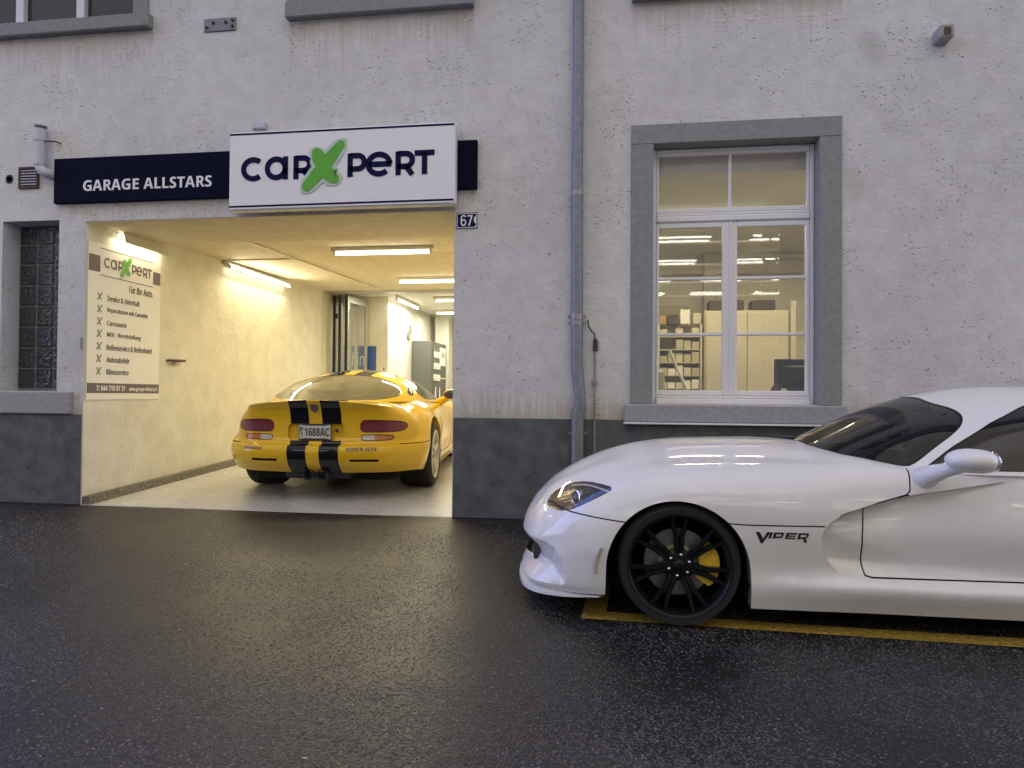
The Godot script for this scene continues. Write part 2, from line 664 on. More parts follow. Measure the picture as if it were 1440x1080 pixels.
	var gb := mat("glass_block", Color(0.035, 0.045, 0.05), 0.12)
	gb.heightmap_enabled = true
	gb.heightmap_texture = tex(nimg(noise(84, 0.03, 2), 256, 0.2, 0.8))
	gb.heightmap_scale = 1.2
	triplanar(gb, 0.5)
	mat("mortar", Color(0.20, 0.20, 0.21), 0.8)
	mat("upper_glass", Color(0.03, 0.036, 0.05), 0.06)
	glow("tube", Color(1.0, 0.95, 0.78), 9.0)
	glow("tube_cool", Color(1.0, 0.97, 0.84), 6.0)
	glow("tube_far", Color(1.0, 0.95, 0.82), 26.0)
	glow("tube_dim", Color(1.0, 0.95, 0.78), 3.5)
	mat("fixture", Color(0.66, 0.63, 0.54), 0.4)
	# cars
	paint("white_paint", Color(0.76, 0.75, 0.705))
	paint("yellow_paint", Color(0.73, 0.45, 0.016))
	paint("stripe", Color(0.003, 0.003, 0.009))
	mat("gap", Color(0.006, 0.006, 0.006), 0.9)
	mat("black_plastic", Color(0.012, 0.012, 0.013), 0.5)
	var bg := mat("black_gloss", Color(0.006, 0.006, 0.007), 0.26)
	bg.clearcoat_enabled = true
	bg.clearcoat = 0.25
	bg.metallic_specular = 0.3
	m = mat("rubber", Color(0.009, 0.009, 0.0095), 0.7)
	mat("liner", Color(0.008, 0.008, 0.008), 0.95)
	glass("car_glass", Color(0.008, 0.009, 0.011), 0.80)
	glass("rear_glass", Color(0.30, 0.27, 0.17), 0.5)
	glass("lens", Color(0.8, 0.8, 0.8), 0.05)
	mat("chrome", Color(0.75, 0.75, 0.76), 0.08, 1.0)
	mat("lamp_bowl", Color(0.30, 0.24, 0.17), 0.2, 0.9)
	mat("lamp_dark", Color(0.02, 0.022, 0.03), 0.2, 0.3)
	mat("silver", Color(0.52, 0.50, 0.46), 0.28, 0.85)
	mat("disc", Color(0.30, 0.29, 0.27), 0.35, 0.8)
	mat("disc_hat", Color(0.52, 0.47, 0.32), 0.5, 0.2)
	mat("hub_blue", Color(0.03, 0.045, 0.16), 0.3, 0.5)
	m = mat("caliper", Color(0.86, 0.54, 0.02), 0.3)
	m.clearcoat_enabled = true
	m = mat("red_lens", Color(0.15, 0.005, 0.012), 0.12)
	m.clearcoat_enabled = true
	mat("amber_lens", Color(0.50, 0.17, 0.05), 0.15)
	mat("clear_lens", Color(0.50, 0.46, 0.40), 0.15)
	mat("plate", Color(0.60, 0.62, 0.56), 0.5)
	mat("seat", Color(0.03, 0.03, 0.03), 0.8)
	mat("tan_seat", Color(0.10, 0.085, 0.06), 0.8)
	mat("tool_grey", Color(0.10, 0.10, 0.095), 0.5)
	mat("item_white", Color(0.75, 0.73, 0.66), 0.5)
	mat("poster_blue", Color(0.03, 0.09, 0.32), 0.5)
	mat("cupboard", Color(0.50, 0.45, 0.34), 0.6)
	mat("brown", Color(0.05, 0.035, 0.025), 0.6)
	mat("monitor", Color(0.008, 0.008, 0.009), 0.4)
	mat("bin_a", Color(0.55, 0.50, 0.36), 0.6)
	mat("bin_b", Color(0.42, 0.38, 0.27), 0.6)
	mat("cardboard", Color(0.36, 0.25, 0.13), 0.8)
	m = mat("grit", Color(1, 1, 1), 0.38)
	m.vertex_color_use_as_albedo = true
	mat("clock_dial", Color(0.30, 0.30, 0.27), 0.5)
	mat("leaf_pale", Color(0.36, 0.33, 0.26), 0.8)
	mat("frost", Color(0.14, 0.125, 0.11), 0.7)

# ================= ground =================
func build_ground() -> void:
	var st := newst()
	quad(st, Vector3(-90, 0, 100), Vector3(90, 0, 100), Vector3(90, 0, -0.03), Vector3(-90, 0, -0.03), Vector3.UP)
	var road := struct("road", done(st), M.asphalt, "dark damp asphalt forecourt in front of the garage")
	grit(road)
	# yellow bay marking: one long line along the car and a short return under its nose
	st = newst()
	var a := Vector3(1.40, 0.005, 2.90)
	var dir := Vector3(3.2, 0, 0.125).normalized()
	var n := Vector3(-dir.z, 0, dir.x)
	quad(st, a - n * 0.14, a + dir * 6.5 - n * 0.14, a + dir * 6.5, a, Vector3.UP)
	quad(st, a - n * 0.142, a + dir * 0.13 - n * 0.142, a + dir * 0.13 - n * 2.3, a - n * 2.3, Vector3.UP)
	struct("parking_line", done(st), M.road_paint, "worn yellow parking bay line under the white car")
	# joint of tar along the foot of the wall
	st = newst()
	bx(st, Vector3(-9, -0.02, -0.02), Vector3(-4.05, 0.012, 0.04), 0.005)
	bx(st, Vector3(0.01, -0.02, -0.02), Vector3(9, 0.012, 0.04), 0.005)
	struct("wall_foot_joint", done(st), M.gap)

# the stones that show in the asphalt's surface near the viewer
func grit(road: Node3D) -> void:
	var st := newst()
	var ring := []
	for k in 6:
		var a := TAU * k / 6.0
		var r := 1.0 if k % 2 == 0 else 0.8
		ring.append(Vector3(cos(a) * r, 0.0, sin(a) * r * 0.85))
	var top := [Vector3(0.45, 1.0, 0.1), Vector3(-0.25, 0.9, 0.4), Vector3(-0.2, 0.95, -0.4)]
	var put := func(a: Vector3, b: Vector3, c: Vector3) -> void:
		var n := (b - a).cross(c - a).normalized()
		tri(st, a, b, c, n if n.y > 0.0 else -n)
	put.call(top[0], top[1], top[2])
	for k in 6:
		var t: Vector3 = top[[0, 0, 1, 1, 2, 2][k]]
		put.call(ring[k], ring[(k + 1) % 6], t)
	put.call(top[0], top[1], ring[2])
	put.call(top[1], top[2], ring[4])
	put.call(top[2], top[0], ring[0])
	var mesh := done(st)
	mesh.surface_set_material(0, M.grit)
	var rng := RandomNumberGenerator.new()
	rng.seed = 303
	var patchy := noise(55, 0.9, 3)
	var buf := PackedFloat32Array()
	var n := 0
	while n < 180000:
		# denser towards the viewer, over the forecourt in sight
		var d := 1.6 + 5.6 * pow(rng.randf(), 1.25)
		var x := 1.0 + (rng.randf() * 2.0 - 1.0) * (0.85 * d + 0.6) - 0.14 * d
		var z := 6.7 - d
		if z < 0.03:
			continue
		var g := patchy.get_noise_2d(x, z)
		if rng.randf() > 0.75 + g:
			continue
		n += 1
		var r := rng.randf_range(0.0034, 0.0085)
		var h := r * rng.randf_range(0.25, 0.6)
		var a := rng.randf() * TAU
		var c := cos(a)
		var s := sin(a)
		var lean := rng.randf_range(-0.25, 0.25)
		var tone := rng.randf_range(0.018, 0.074)
		if rng.randf() < 0.07:
			tone = rng.randf_range(0.07, 0.2)
		var w := rng.randf_range(0.6, 0.86)
		buf.append_array(PackedFloat32Array([c * r, lean * h, s * r, x, lean * h, h, 0.0, -h * 0.25, -s * r, 0.0, c * r, z, tone, tone * (0.4 + w * 0.6), tone * w, 1.0]))
	var mm := MultiMesh.new()
	mm.transform_format = MultiMesh.TRANSFORM_3D
	mm.use_colors = true
	mm.mesh = mesh
	mm.instance_count = n
	mm.buffer = buf
	var o := MultiMeshInstance3D.new()
	o.name = "grit_stones"
	o.multimesh = mm
	o.set_meta("kind", "stuff")
	road.add_child(o)

func bay_y(z: float) -> float:
	return -z * 0.045 + 0.006

func ceil_y(z: float) -> float:
	return 3.09 + maxf(0.0, -z - 1.1) * 0.024

# ================= the garage building =================
const DOOR := [-4.045, 0.005, -1.0, 3.035]
const NICHE := [-5.05, -4.36, 1.21, 3.06]
const WIN := [1.90, 3.46, 1.14, 3.63]

func build_building() -> void:
	var b := thing("garage_building", "white roughcast garage building with grey plinth, open bay and grey framed windows", "building")
	var st := newst()
	var holes := [DOOR, NICHE, WIN, [-5.9, -3.5, 5.2, 7.2], [-1.62, 0.04, 5.2, 7.2], [1.86, 3.5, 5.12, 7.2], [-5.02, -4.94, 3.48, 3.57]]
	holed(st, -9.0, 9.0, -0.4, 8.4, -0.35, 0.0, holes)
	part("facade_wall", done(st), M.plaster, b)
	# plinth, two lengths of it
	part("plinth", box(Vector3(-9, -0.1, -0.002), Vector3(-4.05, 0.965, 0.014), 0.006), M.plinth, b)
	part("plinth", box(Vector3(0.01, -0.1, -0.002), Vector3(9, 0.983, 0.014), 0.006), M.plinth, b)
	# eaves and roof
	part("eaves", box(Vector3(-9.4, 8.4, -1), Vector3(9.4, 8.6, 0.9), 0.02), M.white_wood, b)
	st = newst()
	extrude(st, PackedVector2Array([Vector2(-1.1, 8.6), Vector2(12.4, 8.6), Vector2(5.5, 12.0)]), 18.8, Transform3D(Basis(Vector3(0, 0, -1), Vector3(0, 1, 0), Vector3(1, 0, 0)), Vector3(-9.4, 0, 0)))
	part("roof", done(st), M.roof_tile, b)
	st = newst()
	bx(st, Vector3(-9, -0.4, -12), Vector3(-8.7, 8.4, -0.35))
	bx(st, Vector3(8.7, -0.4, -12), Vector3(9, 8.4, -0.35))
	bx(st, Vector3(-9, -0.4, -12.3), Vector3(9, 8.4, -12))
	bx(st, Vector3(-8.7, 4.2, -12), Vector3(8.7, 4.4, -0.35))
	part("rear_wall", done(st), M.plaster, b)
	# the open bay
	st = newst()
	bx(st, Vector3(-4.36, -0.3, -6.2), Vector3(-4.07, 3.6, -0.352))
	bx(st, Vector3(-4.069, -0.3, -6.2), Vector3(-4.04, 3.3, -1.102))
	bx(st, Vector3(-4.069, -0.3, -1.102), Vector3(-4.04, 3.029, -0.006))
	part("bay_side_wall", done(st), M.bay_wall, b)
	st = newst()
	bx(st, Vector3(0.0, -0.3, -6.2), Vector3(0.3, 3.6, -0.352))
	bx(st, Vector3(0.0, -0.3, -0.36), Vector3(0.004, 3.04, -0.006))
	part("bay_side_wall", done(st), M.bay_wall, b)
	st = newst()
	bx(st, Vector3(-4.05, 3.028, -1.1), Vector3(0.01, 3.034, -0.006))
	bx(st, Vector3(-4.05, 3.03, -1.1), Vector3(0.01, 3.5, -0.36))
	part("bay_lintel", done(st), M.bay_ceiling, b)
	st = newst()
	var c0 := Vector3(-4.1, ceil_y(-1.1), -1.09)
	var c1 := Vector3(-4.1, ceil_y(-6.2), -6.25)
	var w := Vector3(4.3, 0, 0)
	quad(st, c0, c0 + w, c1 + w, c1, Vector3.DOWN)
	var up := Vector3(0, 0.3, 0)
	quad(st, c0 + up, c0 + w + up, c1 + w + up, c1 + up, Vector3.UP)
	part("bay_ceiling", done(st), M.bay_ceiling, b)
	st = newst()
	quad(st, Vector3(-4.1, bay_y(0), -0.004), Vector3(0.1, bay_y(0), -0.004), Vector3(0.1, bay_y(-6.4), -6.4), Vector3(-4.1, bay_y(-6.4), -6.4), Vector3.UP)
	quad(st, Vector3(-4.045, -0.05, 0.006), Vector3(0.005, -0.05, 0.006), Vector3(0.005, bay_y(0), -0.004), Vector3(-4.045, bay_y(0), -0.004), Vector3(0, 0.3, 1))
	part("bay_floor", done(st), M.bay_floor, b)
	st = newst()
	var k0 := Vector3(-4.04, bay_y(0), -0.01)
	var k1 := Vector3(-4.04, bay_y(-6.2), -6.2)
	var h := Vector3(0, 0.085, 0)
	var o := Vector3(0.10, 0, 0)
	quad(st, k0 + h, k0 + h + o * 0.8, k1 + h + o * 0.8, k1 + h, Vector3.UP)
	quad(st, k0 + o, k0 + h + o * 0.8, k1 + h + o * 0.8, k1 + o, Vector3(1, 0.2, 0))
	quad(st, k0, k0 + o, k0 + h + o * 0.8, k0 + h, Vector3(0, 0, 1))
	part("bay_kerb", done(st), M.concrete, b)
	# cable duct on the bay ceiling
	st = newst()
	tb(st, [Vector3(-2.93, ceil_y(-1.15) - 0.012, -1.15), Vector3(-2.84, ceil_y(-6.1) - 0.012, -6.1)], 0.012, 6)
	part("cable_duct", done(st), M.fixture, b)
	st = newst()
	tb(st, [Vector3(-4.0, ceil_y(-2.6) - 0.01, -2.62), Vector3(-2.93, ceil_y(-2.6) - 0.01, -2.6)], 0.01, 6)
	part("cable_duct", done(st), M.fixture, b)
	# glass block niche
	var gl := part("glass_block_window", box(Vector3(-5.06, 1.2, -0.30), Vector3(-4.35, 3.07, -0.235)), M.mortar, b)
	var ys := [1.245, 1.47, 1.70, 1.935, 2.165, 2.395, 2.63, 2.85, 3.055]
	for j in 8:
		for xx in [[-5.045, -4.835], [-4.825, -4.612], [-4.602, -4.40]]:
			part("glass_block", box(Vector3(xx[0] + 0.006, ys[j] + 0.006, -0.235), Vector3(xx[1] - 0.006, ys[j + 1] - 0.012, -0.218), 0.012), M.glass_block, gl)
	part("niche_sill", box(Vector3(-5.6, 0.967, -0.02), Vector3(-4.155, 1.208, 0.05), 0.012), M.stone_light, b)
	part("niche_sill_top", box(Vector3(-5.05, 1.18, -0.24), Vector3(-4.36, 1.214, -0.021), 0.004), M.stone_light, b)
	# stone frame of the office window
	var f := Node3D.new()
	f.name = "window_surround"
	b.add_child(f)
	part("jamb_stone", box(Vector3(1.722, 1.136, -0.2), Vector3(1.93, 3.60, 0.022), 0.004), M.stone, f)
	part("jamb_stone", box(Vector3(3.425, 1.136, -0.2), Vector3(3.62, 3.60, 0.022), 0.004), M.stone, f)
	part("lintel_stone", box(Vector3(1.722, 3.602, -0.2), Vector3(3.62, 3.785, 0.022), 0.004), M.stone, f)
	part("sill_stone", box(Vector3(1.665, 0.965, -0.2), Vector3(3.66, 1.134, 0.075), 0.012), M.stone_light, f)
	part("sill_flashing", box(Vector3(1.66, 0.945, 0.0), Vector3(3.675, 0.963, 0.1), 0.005), M.white_wood, f)
	build_window(b)
	upper_window(b, -5.9, -3.5, 5.2, 5.06, -3.29, -6.1)
	upper_window(b, -1.62, 0.04, 5.2, 5.035, 0.185, -1.77)
	upper_window(b, 1.86, 3.5, 5.12, 4.965, 3.62, 1.72)
	part("floor_slab", box(Vector3(0.31, -0.3, -6.3), Vector3(8.7, 0.02, -0.36)), M.concrete, b)
	part("duct_hole", box(Vector3(-5.1, 3.42, -0.34), Vector3(-4.88, 3.63, -0.12)), M.hole_dark, b)
	# round collar of the open duct
	st = newst()
	lathe(st, [Vector2(0.034, -0.15), Vector2(0.034, 0.004), Vector2(0.044, 0.004), Vector2(0.06, -0.004)], 20, Transform3D(Basis(), Vector3(-4.98, 3.525, 0.0)))
	part("duct_collar", done(st), M.dark_metal, b)

func upper_window(b: Node3D, x0: float, x1: float, y0: float, sy: float, sx1: float, sx0: float) -> void:
	var w := Node3D.new()
	w.name = "upper_window" if not b.has_node("upper_window") else ("upper_window_001" if not b.has_node("upper_window_001") else "upper_window_002")
	b.add_child(w)
	part("sill", box(Vector3(sx0, sy, -0.05), Vector3(sx1, y0 + 0.005, 0.085), 0.01), M.stone, w)
	part("jamb", box(Vector3(x0 - 0.16, y0 + 0.007, -0.2), Vector3(x0 + 0.02, 7.25, 0.018), 0.006), M.stone, w)
	part("jamb", box(Vector3(x1 - 0.02, y0 + 0.007, -0.2), Vector3(x1 + 0.16, 7.25, 0.018), 0.006), M.stone, w)
	part("frame", box(Vector3(x0, y0, -0.3), Vector3(x1, y0 + 0.05, -0.2), 0.005), M.white_wood, w)
	var n := 3 if x1 - x0 > 2.0 else 2
	for i in n + 1:
		var x := lerpf(x0 + 0.06, x1 - 0.06, float(i) / n)
		part("mullion", box(Vector3(x - 0.05, y0 + 0.051, -0.29), Vector3(x + 0.05, 7.2, -0.19), 0.006), M.white_wood, w)
	for i in n:
		var xa := lerpf(x0 + 0.06, x1 - 0.06, float(i) / n) + 0.05
		var xb := lerpf(x0 + 0.06, x1 - 0.06, float(i + 1) / n) - 0.05
		part("pane", box(Vector3(xa, y0 + 0.051, -0.26), Vector3(xb, 7.2, -0.25)), M.upper_glass, w)

func build_window(b: Node3D) -> void:
	var w := Node3D.new()
	w.name = "office_window"
	b.add_child(w)
	var x0 := 1.932
	var x1 := 3.423
	var zf := -0.15
	var zb := -0.2
	# outer wooden frame
	part("frame", box(Vector3(x0, 1.14, zb - 0.03), Vector3(x0 + 0.035, 3.598, zf), 0.006), M.white_wood, w)
	part("frame", box(Vector3(x1 - 0.035, 1.14, zb - 0.03), Vector3(x1, 3.598, zf), 0.006), M.white_wood, w)
	part("frame", box(Vector3(x0 + 0.037, 3.57, zb - 0.03), Vector3(x1 - 0.037, 3.598, zf), 0.006), M.white_wood, w)
	part("bottom_rail", box(Vector3(x0 + 0.037, 1.136, zb - 0.03), Vector3(x1 - 0.037, 1.19, zf + 0.03), 0.008), M.white_wood, w)
	part("weather_bar", box(Vector3(x0 + 0.037, 1.192, zb - 0.02), Vector3(x1 - 0.037, 1.215, zf + 0.014), 0.006), M.white_wood, w)
	part("transom", box(Vector3(x0 + 0.037, 2.885, zb - 0.03), Vector3(x1 - 0.037, 2.945, zf + 0.02), 0.012), M.white_wood, w)
	part("transom_lip", box(Vector3(x0 + 0.037, 2.947, zb - 0.03), Vector3(x1 - 0.037, 2.975, zf + 0.005), 0.006), M.white_wood, w)
	# upper light: frame, one thin bar, two panes
	part("sash_rail", box(Vector3(x0 + 0.037, 2.977, zb), Vector3(x1 - 0.037, 3.02, zf - 0.004), 0.006), M.white_wood, w)
	part("sash_rail", box(Vector3(x0 + 0.037, 3.535, zb), Vector3(x1 - 0.037, 3.568, zf - 0.004), 0.006), M.white_wood, w)
	part("glazing_bar", box(Vector3(2.645, 3.022, zb + 0.005), Vector3(2.672, 3.533, zf - 0.008), 0.006), M.white_wood, w)
	for s in [[x0 + 0.037, 1.99], [3.36, x1 - 0.037]]:
		part("sash_stile", box(Vector3(s[0], 3.022, zb), Vector3(s[1], 3.533, zf - 0.004), 0.006), M.white_wood, w)
	part("pane", box(Vector3(1.991, 3.021, -0.18), Vector3(2.645, 3.534, -0.1765)), M.pane, w)
	part("pane", box(Vector3(2.672, 3.021, -0.18), Vector3(3.359, 3.534, -0.1765)), M.pane, w)
	# two casements of three panes
	for c in [[x0 + 0.037, 2.66], [2.664, x1 - 0.037]]:
		var a: float = c[0]
		var d: float = c[1]
		var ga := a + (0.025 if a < 2.0 else 0.062)
		var gd := d - (0.07 if a < 2.0 else 0.037)
		part("sash_stile", box(Vector3(a, 1.217, zb), Vector3(ga, 2.883, zf + 0.002), 0.007), M.white_wood, w)
		part("sash_stile", box(Vector3(gd, 1.217, zb), Vector3(d, 2.883, zf + 0.002), 0.007), M.white_wood, w)
		part("sash_rail", box(Vector3(ga, 1.217, zb), Vector3(gd, 1.268, zf + 0.002), 0.007), M.white_wood, w)
		part("sash_rail", box(Vector3(ga, 2.83, zb), Vector3(gd, 2.883, zf + 0.002), 0.007), M.white_wood, w)
		for y in [1.805, 2.342]:
			part("glazing_bar", box(Vector3(ga, y - 0.014, zb + 0.005), Vector3(gd, y + 0.014, zf - 0.003), 0.006), M.white_wood, w)
		var yy := [1.268, 1.805, 2.342, 2.83]
		for i in 3:
			part("pane", box(Vector3(ga, yy[i], -0.18), Vector3(gd, yy[i + 1], -0.1765)), M.pane, w)
	part("cover_bead", box(Vector3(2.65, 1.217, zf + 0.002), Vector3(2.674, 2.883, zf + 0.014), 0.005), M.white_wood, w)

# ================= the workshop across the street (seen in the panes and the paint) =================
func build_across() -> void:
	var b := thing("workshop_across_the_street", "lit hall with rows of ceiling tubes, mirrored in the office window panes", "building", Vector3(0, 0, 0))
	var st := newst()
	var holes := []
	for i in 7:
		holes.append([-15.6 + i * 4.4, -12.0 + i * 4.4, 0.9, 5.5])
	holed(st, -18.0, 18.0, -0.2, 7.6, 10.6, 10.9, holes)
	part("street_wall", done(st), M.dark_wall, b)
	st = newst()
	bx(st, Vector3(-18, -0.2, 10.9), Vector3(-17.7, 7.6, 31))
	bx(st, Vector3(17.7, -0.2, 10.9), Vector3(18, 7.6, 31))
	bx(st, Vector3(-18, -0.2, 30.7), Vector3(18, 7.6, 31))
	part("hall_wall", done(st), M.office_wall, b)
	part("hall_ceiling", box(Vector3(-18, 5.9, 10.9), Vector3(18, 6.2, 31)), M.office_wall, b)
	part("hall_floor", box(Vector3(-18, -0.2, 10.9), Vector3(18, 0.05, 31)), M.concrete, b)
	part("flat_roof", box(Vector3(-18.3, 7.6, 10.4), Vector3(18.3, 7.8, 31.3)), M.roof_tile, b)
	st = newst()
	for z in [12.6, 16.0, 19.6, 23.2]:
		for i in 13:
			var x: float = -16.0 + i * 2.6 + (0.5 if int(z) % 2 == 0 else 0.0)
			for k in 2:
				tb(st, [Vector3(x, 5.6, z + k * 0.5), Vector3(x + 1.5, 5.6, z + k * 0.5)], 0.02, 6)
	var t := part("ceiling_tube_lamps", done(st), M.tube_far, b)
	t.set_meta("kind", "stuff")
	for z in [12.8, 16.2, 19.8, 23.4]:
		var l := AreaLight3D.new()
		l.name = "hall_light"
		l.area_size = Vector2(30, 0.3)
		l.light_energy = 10.0
		l.light_color = Color(1.0, 0.92, 0.75)
		l.shadow_enabled = true
		l.position = Vector3(0, 5.5, z)
		l.rotation_degrees = Vector3(-90, 0, 0)
		b.add_child(l, true)
	# upright lettering on a glazed strip of the hall, read upwards from the street
	st = newst()
	part("shop_pane", box(Vector3(2.0, 0.9, 10.70), Vector3(5.6, 5.5, 10.705)), M.pane, b)
	var xf := Transform3D(Basis(Vector3(0, 1, 0), Vector3(1, 0, 0), Vector3(0, 0, -1)), Vector3(5.14, 1.75, 10.69))
	lettering("lettering", "GLASBESCHRIFTUNG", 6.3, 0.40, M.frost, b, xf)

# ================= signs =================
# the garage's word mark in a frame whose x runs 0..w and whose letters are h high
func wordmark(parent: Node3D, xf: Transform3D, w: float, h: float, depth: float, ink: Material, green: Material, edge: Material) -> void:
	var s := w / 2.0
	var k := 0.054 * (1.0 if depth > 0.004 else 0.75)
	var d := depth / s
	var t := xf * Transform3D(Basis.from_scale(Vector3(s, h / 0.23, s)), Vector3.ZERO)
	var glyphs := []
	# unit height 0.23, advance along 2.0
	glyphs.append([arc(Vector2(0.125, 0.115), 0.105, 0.095, 48, 312, 22)])
	glyphs.append([arc(Vector2(0.37, 0.115), 0.095, 0.092, 0, 360, 26), PackedVector2Array([Vector2(0.468, 0.0), Vector2(0.468, 0.23)])])
	glyphs.append(letter_r(0.56))
	glyphs.append(letter_p(1.125))
	var e := arc(Vector2(1.44, 0.115), 0.11, 0.095, 0, 315, 24)
	glyphs.append([e, PackedVector2Array([Vector2(1.34, 0.115), Vector2(1.568, 0.115)])])
	glyphs.append(letter_r(1.615))
	glyphs.append([PackedVector2Array([Vector2(1.80, 0.207), Vector2(2.0, 0.207)]), PackedVector2Array([Vector2(1.9, 0.207), Vector2(1.9, 0.0)])])
	for g in glyphs:
		var st := newst()
		for p in g:
			stroke(st, p, k, d, t)
		part("letter", done(st), ink, parent)
	# the brushed cross, outlined
	var cross := [[Vector2(0.665, -0.115), Vector2(0.80, 0.03), Vector2(0.92, 0.17), Vector2(1.075, 0.355)], [Vector2(0.755, 0.262), Vector2(0.80, 0.235), Vector2(0.87, 0.115), Vector2(0.965, 0.0), Vector2(1.03, 0.01)]]
	var wid := [[0.045, 0.065, 0.062, 0.034], [0.05, 0.072, 0.068, 0.064, 0.05]]
	for pass_ in 2:
		var st := newst()
		for c in 2:
			var grow := 0.034 if pass_ == 0 else 0.0
			var zz := d * (1.5 if pass_ == 0 else 2.4)
			brush(st, cross[c], wid[c], grow, zz + c * 0.0006, t)
		part("cross_edge" if pass_ == 0 else "cross", done(st), edge if pass_ == 0 else green, parent)

func letter_r(x: float) -> Array:
	var bowl := PackedVector2Array([Vector2(x + 0.015, 0.207), Vector2(x + 0.10, 0.207)])
	bowl.append_array(arc(Vector2(x + 0.10, 0.145), 0.062, 0.062, 80, -90, 10))
	bowl.append(Vector2(x + 0.015, 0.083))
	return [PackedVector2Array([Vector2(x + 0.02, 0.0), Vector2(x + 0.02, 0.23)]), bowl, PackedVector2Array([Vector2(x + 0.10, 0.083), Vector2(x + 0.165, 0.0)])]

func letter_p(x: float) -> Array:
	var bowl := PackedVector2Array([Vector2(x + 0.015, 0.207), Vector2(x + 0.10, 0.207)])
	bowl.append_array(arc(Vector2(x + 0.10, 0.142), 0.065, 0.065, 80, -90, 10))
	bowl.append(Vector2(x + 0.015, 0.077))
	return [PackedVector2Array([Vector2(x + 0.02, 0.0), Vector2(x + 0.02, 0.23)]), bowl]

func brush(st: SurfaceTool, pts: Array, wid: Array, grow: float, z: float, xf: Transform3D) -> void:
	var c := Curve2D.new()
	for i in pts.size():
		var tan_: Vector2 = (pts[mini(i + 1, pts.size() - 1)] - pts[maxi(i - 1, 0)]) * 0.17
		c.add_point(pts[i], -tan_, tan_)
	var l := PackedVector2Array()
	var r := PackedVector2Array()
	var n := 18
	var length := c.get_baked_length()
	for i in n + 1:
		var f := float(i) / n
		var p := c.sample_baked(f * length, true)
		var q := c.sample_baked(minf(f * length + 0.01, length), true) - c.sample_baked(maxf(f * length - 0.01, 0.0), true)
		q = q.normalized()
		var g := f * (wid.size() - 1)
		var a := int(minf(g, wid.size() - 2))
		var w: float = lerpf(wid[a], wid[a + 1], g - a) + grow
		var endr := minf(f, 1.0 - f) * length
		if endr < w:
			w *= sqrt(clampf(1.0 - (1.0 - endr / w) * (1.0 - endr / w), 0.05, 1.0))
		if i == 0:
			p -= q * grow
		if i == n:
			p += q * grow
		l.append(p + Vector2(-q.y, q.x) * w)
		r.append(p - Vector2(-q.y, q.x) * w)
	var zn := (xf.basis * Vector3(0, 0, 1)).normalized()
	for i in n:
		quad(st, xf * Vector3(l[i].x, l[i].y, z), xf * Vector3(l[i + 1].x, l[i + 1].y, z), xf * Vector3(r[i + 1].x, r[i + 1].y, z), xf * Vector3(r[i].x, r[i].y, z), zn)
		for e in [l, r]:
			var dd: Vector2 = (e[i + 1] - e[i]).normalized()
			var sg := 1.0 if e == l else -1.0
			quad(st, xf * Vector3(e[i].x, e[i].y, 0), xf * Vector3(e[i + 1].x, e[i + 1].y, 0), xf * Vector3(e[i + 1].x, e[i + 1].y, z), xf * Vector3(e[i].x, e[i].y, z), (xf.basis * Vector3(-dd.y * sg, dd.x * sg, 0)).normalized())

